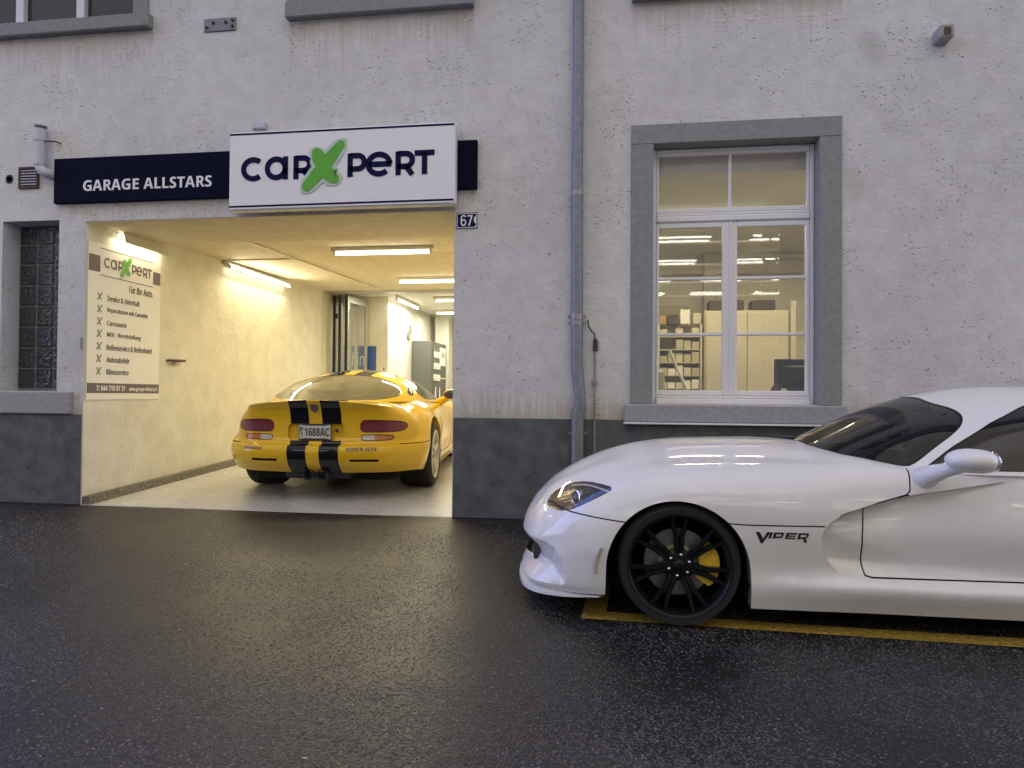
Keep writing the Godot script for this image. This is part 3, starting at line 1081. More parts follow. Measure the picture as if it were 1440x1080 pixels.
func build_signs() -> void:
	# dark fascia board behind the light box
	var f := thing("fascia_sign", "long navy fascia board reading GARAGE ALLSTARS beside the white sign box", "sign", Vector3(-2.08, 3.225, 0))
	part("board", box(Vector3(-2.31, 0, 0.005), Vector3(2.313, 0.48, 0.055), 0.004), M.navy, f)
	lettering("lettering", "GARAGE ALLSTARS", 1.475, 0.118, M.ink_white, f, Transform3D(Basis(), Vector3(-1.955, 0.117, 0.055)))
	# white box sign
	var s := thing("box_sign", "white box sign with navy lettering and green cross above the bay", "sign", Vector3(-1.13, 3.05, 0))
	part("box", box(Vector3(-1.175, 0.0, 0.06), Vector3(1.172, 0.80, 0.165), 0.012), M.sign_side, s)
	part("face", box(Vector3(-1.165, 0.012, 0.165), Vector3(1.162, 0.788, 0.172), 0.003), M.sign_white, s)
	part("stripe", box(Vector3(-1.165, 0.762, 0.1725), Vector3(1.162, 0.781, 0.1745)), M.ink_navy, s)
	part("stripe", box(Vector3(-1.165, 0.030, 0.1725), Vector3(1.162, 0.049, 0.1745)), M.ink_navy, s)
	wordmark(s, Transform3D(Basis(), Vector3(-1.03, 0.296, 0.1725)), 2.0, 0.232, 0.006, M.ink_navy, M.green, M.green_edge)
	# price-board like sign on the bay wall, faces +x
	var p := thing("service_sign", "tall cream sign listing car services on the bay side wall", "sign", Vector3(-4.04, 1.12, -0.63))
	var xf := Transform3D(Basis(Vector3(0, 0, -1), Vector3(0, 1, 0), Vector3(1, 0, 0)), Vector3(0.014, 0, 0.6))
	part("board", box(Vector3(0.001, 0, -0.605), Vector3(0.013, 1.72, 0.605), 0.003), M.board, p)
	var wbar := func(called: String, x0: float, x1: float, y0: float, y1: float, m: Material) -> void:
		var st := newst()
		bx(st, Vector3(x0, y0, -0.0005), Vector3(x1, y1, 0.001), 0.0, xf)
		part(called, done(st), m, p)
	wbar.call("corner_block", 0.005, 0.17, 1.405, 1.585, M.plum)
	wbar.call("corner_block", 1.06, 1.195, 1.41, 1.565, M.plum)
	wbar.call("rule", 0.17, 1.06, 1.668, 1.677, M.plum)
	wbar.call("rule", 0.17, 1.06, 1.372, 1.381, M.plum)
	wbar.call("contact_bar", 0.003, 1.197, 0.075, 0.185, M.plum)
	var wm := Node3D.new()
	wm.name = "word_mark"
	p.add_child(wm)
	wordmark(wm, xf * Transform3D(Basis(), Vector3(0.23, 1.468, 0)), 0.80, 0.115, 0.002, M.plum, M.green, M.green_edge)
	lettering("lettering", "Für Ihr Auto.", 0.42, 0.085, M.ink_dark, p, xf * Transform3D(Basis(), Vector3(0.64, 1.245, 0)), false)
	var lines := [["Service & Unterhalt", 0.53], ["Reparaturen mit Garantie", 0.68], ["Carrosserie", 0.31], ["MFK - Bereitstellung", 0.56], ["Reifenservice & Reifenhotel", 0.76], ["Autozubehör", 0.37], ["Klimaservice", 0.36]]
	for i in 7:
		var y := 1.115 - i * 0.137
		lettering("lettering", lines[i][0], lines[i][1], 0.066 if i != 2 else 0.055, M.ink_dark, p, xf * Transform3D(Basis(), Vector3(0.29, y - 0.012, 0)), false)
		var st := newst()
		var t: Transform3D = xf * Transform3D(Basis(), Vector3(0.135, y - 0.015, 0))
		stroke(st, PackedVector2Array([Vector2(0.0, 0.0), Vector2(0.045, 0.045), Vector2(0.075, 0.085)]), 0.016, 0.001, t)
		stroke(st, PackedVector2Array([Vector2(0.01, 0.08), Vector2(0.045, 0.02), Vector2(0.06, 0.005)]), 0.018, 0.0015, t)
		part("tick_mark", done(st), M.olive, p)
	lettering("lettering", "T: 044 710 97 31", 0.45, 0.06, M.board, p, xf * Transform3D(Basis(), Vector3(0.14, 0.1, 0)))
	lettering("lettering", "www.garage-allstars.ch", 0.50, 0.062, M.board, p, xf * Transform3D(Basis(), Vector3(0.66, 0.088, 0)))
	# house number
	var h := thing("house_number_plate", "small blue enamel plate with white number 67 right of the bay", "plate", Vector3(0.127, 2.845, 0))
	part("plate_edge", box(Vector3(-0.105, 0, 0.004), Vector3(0.105, 0.158, 0.010), 0.002), M.enamel_blue, h)
	part("border", box(Vector3(-0.098, 0.007, 0.010), Vector3(0.098, 0.151, 0.0115)), M.enamel_white, h)
	var st2 := newst()
	var pp := PackedVector2Array([Vector2(-0.091, 0.014), Vector2(0.08, 0.014), Vector2(0.091, 0.03)])
	pp.append_array(arc(Vector2(0.1, 0.085), 0.028, 0.04, -100, -260, 8))
	pp.append_array(PackedVector2Array([Vector2(0.091, 0.144), Vector2(-0.091, 0.144)]))
	extrude(st2, pp, 0.0012, Transform3D(Basis(), Vector3(0, 0, 0.0115)))
	part("field", done(st2), M.enamel_blue, h)
	st2 = newst()
	var t6 := Transform3D(Basis(), Vector3(-0.055, 0.026, 0.0127))
	stroke(st2, arc(Vector2(0.024, 0.033), 0.022, 0.028, 0, 360, 20), 0.013, 0.001, t6)
	var neck := PackedVector2Array([Vector2(0.002, 0.033), Vector2(0.002, 0.075)])
	neck.append_array(arc(Vector2(0.024, 0.078), 0.022, 0.024, 180, 20, 10))
	stroke(st2, neck, 0.013, 0.0012, t6)
	part("numeral", done(st2), M.enamel_white, h)
	st2 = newst()
	stroke(st2, PackedVector2Array([Vector2(0.062, 0.098), Vector2(0.108, 0.098), Vector2(0.078, 0.0)]), 0.014, 0.001, t6)
	part("numeral", done(st2), M.enamel_white, h)

# ================= things on the wall =================
func build_wall_things() -> void:
	# rainwater pipe
	var d := thing("drainpipe", "tall zinc rainwater pipe with a dented lower section left of the window", "pipe", Vector3(1.215, 0, 0.07))
	var st := newst()
	tb(st, [Vector3(0, 8.4, 0), Vector3(0, 5.5, 0), Vector3(0, 3.14, 0)], 0.053, 20)
	part("upper_pipe", done(st), M.zinc, d)
	st = newst()
	tb(st, [Vector3(0, 3.18, 0), Vector3(0.0, 3.1, 0), Vector3(0.004, 2.0, 0), Vector3(0.008, 1.5, 0)], [0.056, 0.056, 0.057, 0.057], 20)
	part("middle_pipe", done(st), M.zinc, d)
	st = newst()
	tb(st, [Vector3(0.008, 1.50, 0), Vector3(0.012, 1.42, 0.0), Vector3(0.03, 1.28, 0.004), Vector3(0.04, 1.17, 0.004), Vector3(0.034, 1.08, 0), Vector3(0.02, 1.0, 0.0)], [0.058, 0.059, 0.054, 0.053, 0.056, 0.062], 20)
	part("dented_pipe", done(st), M.zinc, d)
	st = newst()
	tb(st, [Vector3(0.018, 1.07, 0), Vector3(0.018, 1.05, 0), Vector3(0.018, 0.0, 0)], [0.066, 0.062, 0.061], 20)
	part("iron_pipe", done(st), M.galvanised, d)
	for y in [[3.135, 0.0, 0.0595, 0.05], [1.96, 0.004, 0.0605, 0.05], [1.90, 0.004, 0.0605, 0.03], [0.85, 0.018, 0.066, 0.035]]:
		st = newst()
		lathe(st, [Vector2(y[2] - 0.006, -y[3] * 0.5), Vector2(y[2], -y[3] * 0.5), Vector2(y[2], y[3] * 0.5), Vector2(y[2] - 0.006, y[3] * 0.5)], 24, Transform3D(Basis(Vector3.RIGHT, PI / 2), Vector3(y[1], y[0], 0)))
		if y[0] < 2.5:
			bx(st, Vector3(y[1] - 0.088, y[0] - 0.014, -0.012), Vector3(y[1] - 0.06, y[0] + 0.014, 0.012), 0.004)
			bx(st, Vector3(y[1] + 0.06, y[0] - 0.014, -0.012), Vector3(y[1] + 0.088, y[0] + 0.014, 0.012), 0.004)
			bx(st, Vector3(y[1] - 0.012, y[0] - 0.01, -0.075), Vector3(y[1] + 0.012, y[0] + 0.01, -0.055), 0.003)
		part("clamp", done(st), M.galvanised if y[0] < 1.0 else M.grey_metal, d)
	# lightning conductor
	var l := thing("earthing_rod", "thin metal earthing rod clipped to the wall beside the drainpipe", "rod", Vector3(1.39, 0, 0))
	st = newst()
	tb(st, [Vector3(-0.07, 1.93, 0.06), Vector3(-0.06, 1.86, 0.06), Vector3(-0.03, 1.82, 0.04), Vector3(-0.006, 1.80, 0.03), Vector3(0.0, 1.74, 0.025), Vector3(0.0, 1.7, 0.025)], 0.007, 8)
	part("wire", done(st), M.dark_metal, l)
	st = newst()
	tb(st, [Vector3(0, 1.74, 0.025), Vector3(0, 0.0, 0.025)], 0.0105, 10)
	part("rod", done(st), M.grey_metal, l)
	st = newst()
	bx(st, Vector3(-0.018, 1.63, 0.012), Vector3(0.02, 1.75, 0.04), 0.004)
	for i in 4:
		bx(st, Vector3(0.02, 1.645 + i * 0.025, 0.018), Vector3(0.034, 1.657 + i * 0.025, 0.032), 0.002)
	part("clamp", done(st), M.dark_metal, l)
	part("clip", box(Vector3(-0.03, 1.32, 0.0), Vector3(0.03, 1.345, 0.036), 0.004), M.grey_metal, l)
	# vent grille
	var v := thing("vent_grille", "small rusty square vent grille beside the white vent pipe", "vent", Vector3(-4.73, 3.41, 0))
	part("back", box(Vector3(-0.1, 0.015, 0.0), Vector3(0.1, 0.215, 0.006)), M.hole_dark, v)
	part("frame", box(Vector3(-0.122, 0, 0.001), Vector3(-0.095, 0.235, 0.026), 0.004), M.rust, v)
	part("frame", box(Vector3(0.095, 0, 0.001), Vector3(0.122, 0.235, 0.026), 0.004), M.rust, v)
	part("frame", box(Vector3(-0.094, 0, 0.001), Vector3(0.094, 0.026, 0.026), 0.004), M.rust, v)
	part("frame", box(Vector3(-0.094, 0.21, 0.001), Vector3(0.094, 0.235, 0.026), 0.004), M.rust, v)
	for i in 6:
		st = newst()
		bx(st, Vector3(-0.094, -0.009, -0.002), Vector3(0.094, 0.009, 0.002), 0.0, Transform3D(Basis(Vector3.RIGHT, deg_to_rad(-40)), Vector3(0, 0.045 + i * 0.03, 0.016)))
		part("slat", done(st), M.pvc, v)
	# vent pipe
	var p := thing("vent_pipe", "short white plastic vent pipe with elbow on the wall, left of the fascia", "pipe", Vector3(-4.53, 3.55, 0))
	st = newst()
	tb(st, [Vector3(0.10, -0.01, 0.0), Vector3(0.085, -0.005, 0.075), Vector3(0.06, 0.004, 0.085), Vector3(0.02, 0.03, 0.085), Vector3(0.0, 0.07, 0.085), Vector3(0, 0.2, 0.085), Vector3(0, 0.47, 0.085)], 0.052, 16)
	part("pipe", done(st), M.pvc, p)
	for y in [0.10, 0.36]:
		st = newst()
		lathe(st, [Vector2(0.052, -0.02), Vector2(0.058, -0.02), Vector2(0.058, 0.02), Vector2(0.052, 0.02)], 20, Transform3D(Basis(Vector3.RIGHT, PI / 2), Vector3(0, y, 0.085)))
		part("socket", done(st), M.pvc, p)
	st = newst()
	lathe(st, [Vector2(0.0, 0.012), Vector2(0.062, 0.006), Vector2(0.062, -0.006), Vector2(0.0, -0.01)], 20, Transform3D(Basis(Vector3.RIGHT, -PI / 2), Vector3(0, 0.5, 0.085)))
	part("cap", done(st), M.grey_metal, p)
	st = newst()
	tb(st, [Vector3(0.05, 0.34, 0.085), Vector3(0.16, 0.34, 0.06), Vector3(0.17, 0.34, 0.0)], 0.008, 6)
	part("bracket", done(st), M.dark_metal, p)
	# steel plate with bolts
	var k := thing("wall_anchor_plate", "flat grey steel anchor plate with four bolts high on the wall", "bracket", Vector3(-2.52, 4.985, 0))
	part("plate", box(Vector3(-0.18, 0, 0.002), Vector3(0.18, 0.135, 0.016), 0.004), M.zinc, k)
	for q in [[-0.145, 0.04], [-0.07, 0.085], [0.07, 0.085], [0.145, 0.04], [0.145, 0.1]]:
		st = newst()
		lathe(st, [Vector2(0.016, 0.0), Vector2(0.016, 0.014), Vector2(0.011, 0.02), Vector2(0.0, 0.02)], 6, Transform3D(Basis(), Vector3(q[0], q[1], 0.016)), 0.99)
		part("bolt", done(st), M.dark_metal, k)
	# small box above the white sign
	tag(part("junction_box", box(Vector3(-2.135, 3.925, 0.0), Vector3(-1.985, 3.995, 0.05), 0.01), M.pvc, self), "small grey box on the wall just above the white sign", "box")
	# stub high on the right
	var sb := thing("wall_stub", "small weathered square metal stub sticking out high on the right", "bracket", Vector3(4.45, 4.38, 0))
	part("stub", box(Vector3(-0.06, 0, 0.0), Vector3(0.06, 0.12, 0.16), 0.014), M.stone_light, sb)
	part("stub_core", box(Vector3(-0.03, 0.02, 0.16), Vector3(0.03, 0.09, 0.165), 0.004), M.rust, sb)
	# door catch on the jamb and lock bolt on the bay wall
	tag(part("jamb_catch", box(Vector3(-4.075, 1.67, 0.0), Vector3(-4.047, 1.79, 0.018), 0.005), M.grey_metal, self), "small flat metal catch on the left jamb of the bay", "catch")
	var c := thing("wall_bolt", "short rusty bolt with bracket on the bay wall beside the service sign", "bolt", Vector3(-4.04, 1.57, -1.5))
	st = newst()
	tb(st, [Vector3(0.0, 0.045, 0.1), Vector3(0.05, 0.045, 0.1), Vector3(0.075, 0.045, 0.07), Vector3(0.075, 0.05, -0.16)], 0.016, 8)
	part("bolt", done(st), M.rust, c)
	part("bracket", box(Vector3(0.0, 0.0, -0.09), Vector3(0.06, 0.06, 0.0), 0.006), M.alu, c)

# ================= lamps =================
func tube_lamp(called: String, label: String, at: Vector3, length: float, turn: Basis, energy: float, m: Material, group: String, wall := false) -> void:
	# local frame: tube along x, light falls along -y
	var t := thing(called, label, "lamp", at, group)
	t.basis = turn
	part("housing", box(Vector3(-length * 0.5 - 0.06, -0.002, -0.035), Vector3(length * 0.5 + 0.06, 0.05, 0.035), 0.006), M.fixture, t)
	var st := newst()
	tb(st, [Vector3(-length * 0.5, -0.032, 0), Vector3(length * 0.5, -0.032, 0)], 0.019, 12)
	part("tube", done(st), m, t)
	for s in [-1.0, 1.0]:
		part("tube_holder", box(Vector3(s * (length * 0.5 + 0.015) - 0.015, -0.055, -0.022), Vector3(s * (length * 0.5 + 0.015) + 0.015, -0.002, 0.022), 0.004), M.fixture, t)
	var l := AreaLight3D.new()
	l.name = "tube_light"
	l.area_size = Vector2(length, 0.05)
	l.light_energy = energy
	l.light_color = Color(1.0, 0.935, 0.76) if m == M.tube else Color(1.0, 0.97, 0.87)
	l.shadow_enabled = true
	l.position = Vector3(0, -0.056, 0)
	l.rotation_degrees = Vector3(-90, 0, 0)
	t.add_child(l, true)

func build_lamps() -> void:
	var g := "strip lamps in the garage bay"
	var along_x := Basis()
	var along_z := Basis(Vector3.UP, PI / 2)
	# on the left wall, tilted down
	var wall_tilt := Basis(Vector3.BACK, deg_to_rad(48)) * along_z
	tube_lamp("wall_strip_lamp", "bright strip lamp high on the bay side wall above the yellow car", Vector3(-3.965, 3.06, -3.6), 1.85, wall_tilt, 4.8, M.tube, g)
	tube_lamp("ceiling_strip_lamp", "strip lamp across the bay ceiling, nearer of the two", Vector3(-1.39, ceil_y(-1.9) - 0.052, -1.9), 1.25, along_x, 6.0, M.tube, g)
	tube_lamp("ceiling_strip_lamp", "strip lamp across the bay ceiling, farther of the two, cut by the jamb", Vector3(-1.32, ceil_y(-4.57) - 0.052, -4.57), 1.35, along_x, 6.0, M.tube, g)
	# sign lamp behind a reflector board
	var s := thing("sign_lamp", "strip lamp behind a slanted cream reflector above the service sign", "lamp", Vector3(-4.04, 2.99, -0.82))
	var st := newst()
	bx(st, Vector3(-0.004, -0.085, -0.40), Vector3(0.004, 0.075, 0.38), 0.002, Transform3D(Basis(Vector3.BACK, deg_to_rad(16)), Vector3(0.115, -0.01, 0)))
	part("reflector", done(st), M.fixture, s)
	st = newst()
	tb(st, [Vector3(0.055, -0.005, -0.36), Vector3(0.055, -0.005, 0.395)], 0.016, 12)
	part("tube", done(st), M.tube_dim, s)
	part("housing", box(Vector3(0.002, 0.0, -0.4), Vector3(0.035, 0.04, 0.36), 0.004), M.fixture, s)
	var l := AreaLight3D.new()
	l.name = "tube_light"
	l.area_size = Vector2(0.05, 0.8)
	l.light_energy = 0.4
	l.light_color = Color(1.0, 0.935, 0.76)
	l.shadow_enabled = true
	l.position = Vector3(0.07, -0.035, 0.02)
	l.rotation_degrees = Vector3(-90, 0, 0)
	s.add_child(l, true)
	# inner room
	var gi := "strip lamps in the inner room"
	tube_lamp("ceiling_strip_lamp", "strip lamp running lengthwise on the inner room ceiling beyond the glass door", Vector3(-2.86, 3.19, -7.9), 1.5, along_z, 6.0, M.tube_cool, gi)
	tube_lamp("ceiling_strip_lamp", "short lit strip lamp beside the jamb on the inner room ceiling", Vector3(-1.35, 3.19, -7.4), 1.5, along_x, 6.0, M.tube_cool, gi)
	tube_lamp("ceiling_strip_lamp", "farthest strip lamp on the inner room ceiling by the column", Vector3(-1.9, 3.19, -9.6), 1.5, along_x, 6.0, M.tube_cool, gi)
	# office
	tube_lamp("office_strip_lamp", "strip lamp on the office ceiling behind the window", Vector3(2.6, 3.37, -1.9), 1.5, along_x, 4.0, M.tube, "strip lamps in the office")
	tube_lamp("office_strip_lamp", "strip lamp on the office ceiling, hidden to the right of the window", Vector3(4.75, 3.37, -1.3), 1.5, along_x, 4.0, M.tube, "strip lamps in the office")

# ================= inner room =================
func build_inner_room() -> void:
	var b := get_node("garage_building")
	var st := newst()
	# front wall of the inner room with the opening to the bay
	holed(st, -8.0, 1.4, -0.2, 4.2, -6.4, -6.2, [[-4.0, -0.05, -1.0, 3.19]])
	part("partition_wall", done(st), M.bay_wall, b)
	part("opening_trim", box(Vector3(-4.0, 3.165, -6.42), Vector3(-0.05, 3.188, -6.18), 0.004), M.alu, b)
	st = newst()
	bx(st, Vector3(-4.3, 0.0, -7.3), Vector3(-4.0, 3.4, -6.41))
	bx(st, Vector3(-4.3, 0.0, -7.5), Vector3(-3.10, 3.4, -7.3))
	bx(st, Vector3(-3.3, 0.0, -11.6), Vector3(-3.10, 3.4, -7.5))
	bx(st, Vector3(-3.3, 0.0, -11.8), Vector3(1.4, 3.4, -11.6))
	bx(st, Vector3(1.2, 0.0, -11.8), Vector3(1.4, 3.4, -6.41))
	bx(st, Vector3(-2.95, 0.3, -11.0), Vector3(-2.60, 3.25, -10.6), 0.01)
	part("inner_room_wall", done(st), M.room_wall, b)
	part("inner_room_ceiling", box(Vector3(-4.3, 3.245, -11.8), Vector3(1.4, 3.4, -6.4)), M.room_wall, b)
	part("inner_room_floor", box(Vector3(-4.3, 0.0, -11.8), Vector3(1.4, 0.29, -6.4)), M.bay_floor, b)
	# folding glass door, leaves stacked at the left
	var d := thing("folding_glass_door", "folded back aluminium glass door at the rear of the bay", "door", Vector3(-3.9, 0.29, -6.4))
	var leaf := func(x: float, z0: float, z1: float, slant: float) -> void:
		var dir := Vector3(slant, 0, z1 - z0).normalized()
		var len_ := Vector3(slant, 0, z1 - z0).length()
		var bs := Basis(dir, Vector3.UP, dir.cross(Vector3.UP).normalized())
		var xf := Transform3D(bs, Vector3(x, 0, z0))
		var lf := Node3D.new()
		var n := 0
		while d.has_node("leaf" if n == 0 else "leaf_%03d" % n):
			n += 1
		lf.name = "leaf" if n == 0 else "leaf_%03d" % n
		d.add_child(lf)
		var bars := [[0.0, 0.07, 0.0, 2.86], [len_ - 0.07, len_, 0.0, 2.86], [0.07, len_ - 0.07, 0.0, 0.1], [0.07, len_ - 0.07, 2.72, 2.86], [0.07, len_ - 0.07, 1.02, 1.08]]
		for q in bars:
			st = newst()
			bx(st, Vector3(q[0], q[2], -0.025), Vector3(q[1], q[3], 0.025), 0.006, xf)
			part("frame", done(st), M.alu, lf)
		st = newst()
		bx(st, Vector3(0.07, 0.1, -0.004), Vector3(len_ - 0.07, 2.72, 0.004), 0.0, xf)
		part("pane", done(st), M.pane, lf)
		st = newst()
		bx(st, Vector3(-0.022, 0.0, -0.028), Vector3(-0.002, 2.86, 0.028), 0.003, xf)
		part("seal", done(st), M.black_plastic, lf)
	leaf.call(0.0, 0.0, -0.82, 0.02)
	leaf.call(0.12, 0.02, -0.82, 0.03)
	leaf.call(0.27, 0.05, -0.86, 0.08)
	var hg := part("hinge", box(Vector3(-0.01, 2.4, -0.03), Vector3(0.06, 2.5, 0.045), 0.006), M.black_plastic, d)
	hg.name = "hinge"
	# blue poster behind the leaves
	var p := thing("blue_poster", "blue poster with white lettering behind the folded glass door", "poster", Vector3(-3.97, 1.45, -7.298))
	part("sheet", box(Vector3(0.0, 0, 0.0), Vector3(0.62, 0.76, 0.006), 0.0), M.poster_blue, p)
	var xf2 := Transform3D(Basis(), Vector3(0, 0, 0.006))
	lettering("lettering", "dlin", 0.34, 0.30, M.ink_white, p, xf2 * Transform3D(Basis(), Vector3(0.02, 0.34, 0)), false)
	lettering("lettering", "POWER", 0.44, 0.15, M.ink_white, p, xf2 * Transform3D(Basis(), Vector3(0.03, 0.10, 0)), false)
	# clock
	var c := thing("wall_clock", "round wall clock with grey dial in the inner room", "clock", Vector3(-3.10, 2.62, -8.75))
	var turn := Basis(Vector3.UP, PI / 2)
	st = newst()
	lathe(st, [Vector2(0.0, 0.02), Vector2(0.155, 0.02), Vector2(0.155, 0.002), Vector2(0.16, 0.0)], 32, Transform3D(turn, Vector3.ZERO))
	part("dial", done(st), M.clock_dial, c)
	st = newst()
	lathe(st, [Vector2(0.155, 0.0), Vector2(0.175, 0.0), Vector2(0.178, 0.03), Vector2(0.16, 0.04), Vector2(0.155, 0.02)], 32, Transform3D(turn, Vector3.ZERO))
	part("rim", done(st), M.grey_metal, c)
	for q in [[0.08, 60.0, 0.012], [0.12, 200.0, 0.008]]:
		st = newst()
		bx(st, Vector3(-q[2], -0.02, 0.021), Vector3(q[2], q[0], 0.024), 0.0, Transform3D(turn * Basis(Vector3.BACK, deg_to_rad(-q[1])), Vector3.ZERO))
		part("hand", done(st), M.black_plastic, c)
	# tool cabinet
	var t := thing("tool_cabinet", "tall dark grey tool cabinet with tools hung on its side", "cabinet", Vector3(-2.83, 0.29, -9.7))
	part("body", box(Vector3(-0.25, 0, -0.7), Vector3(0.22, 2.16, 0.7), 0.01), M.tool_grey, t)
	part("notice", box(Vector3(0.221, 1.62, -0.62), Vector3(0.226, 2.06, -0.05)), M.item_white, t)
	var xf3 := Transform3D(Basis(Vector3(0, 0, -1), Vector3(0, 1, 0), Vector3(1, 0, 0)), Vector3(0.226, 0, 0))
	lettering("lettering", "2021", 0.34, 0.12, M.grey_metal, t, xf3 * Transform3D(Basis(), Vector3(0.18, 1.82, 0)))
	for i in 4:
		for j in 3:
			part("tool", box(Vector3(0.221, 1.78 - j * 0.27, 0.44 - i * 0.16), Vector3(0.245, 1.93 - j * 0.27, 0.54 - i * 0.16), 0.008), M.item_white, t)
			if j == 0:
				part("tool_handle", box(Vector3(0.222, 1.5, 0.475 - i * 0.16), Vector3(0.238, 2.0, 0.495 - i * 0.16), 0.004), M.alu, t)
	part("rail", box(Vector3(0.221, 1.30, -0.62), Vector3(0.24, 1.325, 0.6), 0.003), M.item_white, t)
	for i in 2:
		st = newst()
		tb(st, [Vector3(0.25, 0.45, 0.45 - i * 0.4), Vector3(0.25, 0.95, 0.45 - i * 0.4), Vector3(0.25, 1.1, 0.43 - i * 0.4)], [0.03, 0.018, 0.008], 10)
		part("spray_gun", done(st), M.item_white, t)

# ================= office behind the window =================
func build_office() -> void:
	var b := get_node("garage_building")
	var st := newst()
	bx(st, Vector3(0.31, 0.0, -6.4), Vector3(0.6, 4.2, -0.36))
	bx(st, Vector3(6.0, 0.0, -6.4), Vector3(6.2, 4.2, -0.36))
	bx(st, Vector3(0.6, 0.0, -4.7), Vector3(6.0, 4.2, -4.5))
	part("office_wall", done(st), M.office_wall, b)
	part("office_ceiling", box(Vector3(0.6, 3.42, -4.5), Vector3(6.0, 3.6, -0.36)), M.office_wall, b)
	part("office_pier", box(Vector3(2.93, 0.0, -4.49), Vector3(3.12, 3.41, -4.3), 0.01), M.cupboard, b)
	part("office_beam", box(Vector3(2.2, 3.1, -4.49), Vector3(4.4, 3.3, -4.32), 0.01), M.cupboard, b)
	# cupboard
	var c := thing("beige_cupboard", "wide beige cupboard standing behind the right casement of the window", "cupboard", Vector3(3.32, 0.02, -3.1))
	part("carcass", box(Vector3(-0.56, 0, -0.3), Vector3(0.52, 2.33, 0.28), 0.008), M.cupboard, c)
	part("door", box(Vector3(-0.54, 0.05, 0.282), Vector3(-0.02, 2.3, 0.3), 0.005), M.cupboard, c)
	part("door", box(Vector3(-0.01, 0.05, 0.282), Vector3(0.5, 2.3, 0.3), 0.005), M.cupboard, c)
	part("post", box(Vector3(0.53, 0, 0.1), Vector3(0.6, 2.45, 0.3), 0.006), M.cupboard, c)
	for q in [[-0.5, 0.45], [0.05, 0.3]]:
		tag(part("dark_case", box(Vector3(3.32 + q[0], 2.355, -3.1), Vector3(3.32 + q[0] + q[1], 2.49, -2.85), 0.01), M.brown, self), "long dark case on the beige cupboard, left end" if q[0] < 0 else "short dark case on the beige cupboard, right end", "case", "cases on the cupboard")
	tag(part("wall_shelf", box(Vector3(0.9, 2.38, -4.49), Vector3(2.7, 2.58, -4.15), 0.01), M.bin_b, self), "long low wall cabinet seen through the left casement above the bins", "shelf")
	# rack of small parts bins
	var r := thing("parts_rack", "cream rack of small parts drawers behind the lower left panes", "rack", Vector3(2.45, 0.02, -3.0))
	part("side", box(Vector3(-0.30, 0, -0.2), Vector3(-0.27, 2.16, 0.12), 0.004), M.bin_a, r)
	part("side", box(Vector3(0.26, 0, -0.2), Vector3(0.29, 2.16, 0.12), 0.004), M.bin_a, r)
	part("back", box(Vector3(-0.27, 0, -0.2), Vector3(0.26, 2.16, -0.18)), M.bin_b, r)
	var rng := RandomNumberGenerator.new()
	rng.seed = 12
	for j in 6:
		var y := 1.12 + j * 0.175
		part("shelf", box(Vector3(-0.27, y - 0.012, -0.18), Vector3(0.26, y, 0.12), 0.003), M.bin_a, r)
		for i in 5:
			if rng.randf() < 0.12:
				continue
			part("drawer", box(Vector3(-0.265 + i * 0.105, y + 0.002, -0.15), Vector3(-0.17 + i * 0.105, y + rng.randf_range(0.08, 0.15), 0.10 + rng.randf_range(-0.03, 0.02)), 0.006), [M.bin_a, M.bin_b, M.item_white][rng.randi() % 3], r)
	var tops := [[2.22, 0.10, 0.12, M.cardboard, "small brown carton standing on the parts rack, leftmost"], [2.36, 0.14, 0.13, M.brown, "flat dark tin standing on the parts rack"], [2.52, 0.13, 0.2, M.item_white, "pale blue-white canister on the parts rack"], [2.68, 0.11, 0.15, M.bin_a, "small framed cream box on the parts rack, rightmost"]]
	for q in tops:
		tag(part("rack_box", box(Vector3(q[0] - q[1] * 0.5, 2.185, -3.12), Vector3(q[0] + q[1] * 0.5, 2.185 + q[2], -2.95), 0.008), q[3], self), q[4], "box")
	# office chair
	var ch := thing("office_chair", "low tan chair back visible at the lower left pane", "chair", Vector3(2.12, 0.02, -1.5))
	st = newst()
	bx(st, Vector3(-0.2, 0.95, -0.05), Vector3(0.14, 1.5, 0.03), 0.035, Transform3D(Basis(Vector3.BACK, 0.08), Vector3.ZERO))
	part("backrest", done(st), M.cupboard, ch)
	part("seat", box(Vector3(-0.24, 0.85, -0.45), Vector3(0.22, 0.94, 0.05), 0.035), M.cupboard, ch)
	st = newst()
	tb(st, [Vector3(0.08, 1.72, 0.02), Vector3(0.17, 1.5, 0.03), Vector3(0.30, 1.22, 0.05)], 0.018, 8)
	part("arm_bar", done(st), M.item_white, ch)
	st = newst()
	tb(st, [Vector3(0, 0.86, -0.2), Vector3(0, 0.0, -0.2)], 0.03, 10)
	part("pillar", done(st), M.dark_metal, ch)
	# desk with a monitor
	var dk := thing("office_desk", "plain desk below the right casement carrying the monitor", "desk", Vector3(3.6, 0.02, -0.95))
	part("top", box(Vector3(-0.5, 1.16, -0.35), Vector3(0.5, 1.19, 0.35), 0.004), M.cupboard, dk)
	for sx in [-0.46, 0.42]:
		part("leg", box(Vector3(sx, 0, -0.3), Vector3(sx + 0.04, 1.158, 0.3), 0.004), M.dark_metal, dk)
	var mo := thing("computer_monitor", "black computer screen seen from behind at the lower right pane", "monitor", Vector3(3.50, 1.21, -0.95))
	part("screen", box(Vector3(-0.26, 0.09, -0.02), Vector3(0.28, 0.40, 0.012), 0.008), M.monitor, mo)
	part("rear_bulge", box(Vector3(-0.2, 0.13, 0.012), Vector3(0.12, 0.33, 0.05), 0.02), M.monitor, mo)
	st = newst()
	extrude(st, PackedVector2Array([Vector2(-0.34, 0.0), Vector2(-0.2, 0.0), Vector2(-0.2, 0.16), Vector2(-0.27, 0.12)]), 0.06, Transform3D(Basis(), Vector3(0, 0, -0.02)))
	part("side_speaker", done(st), M.monitor, mo)
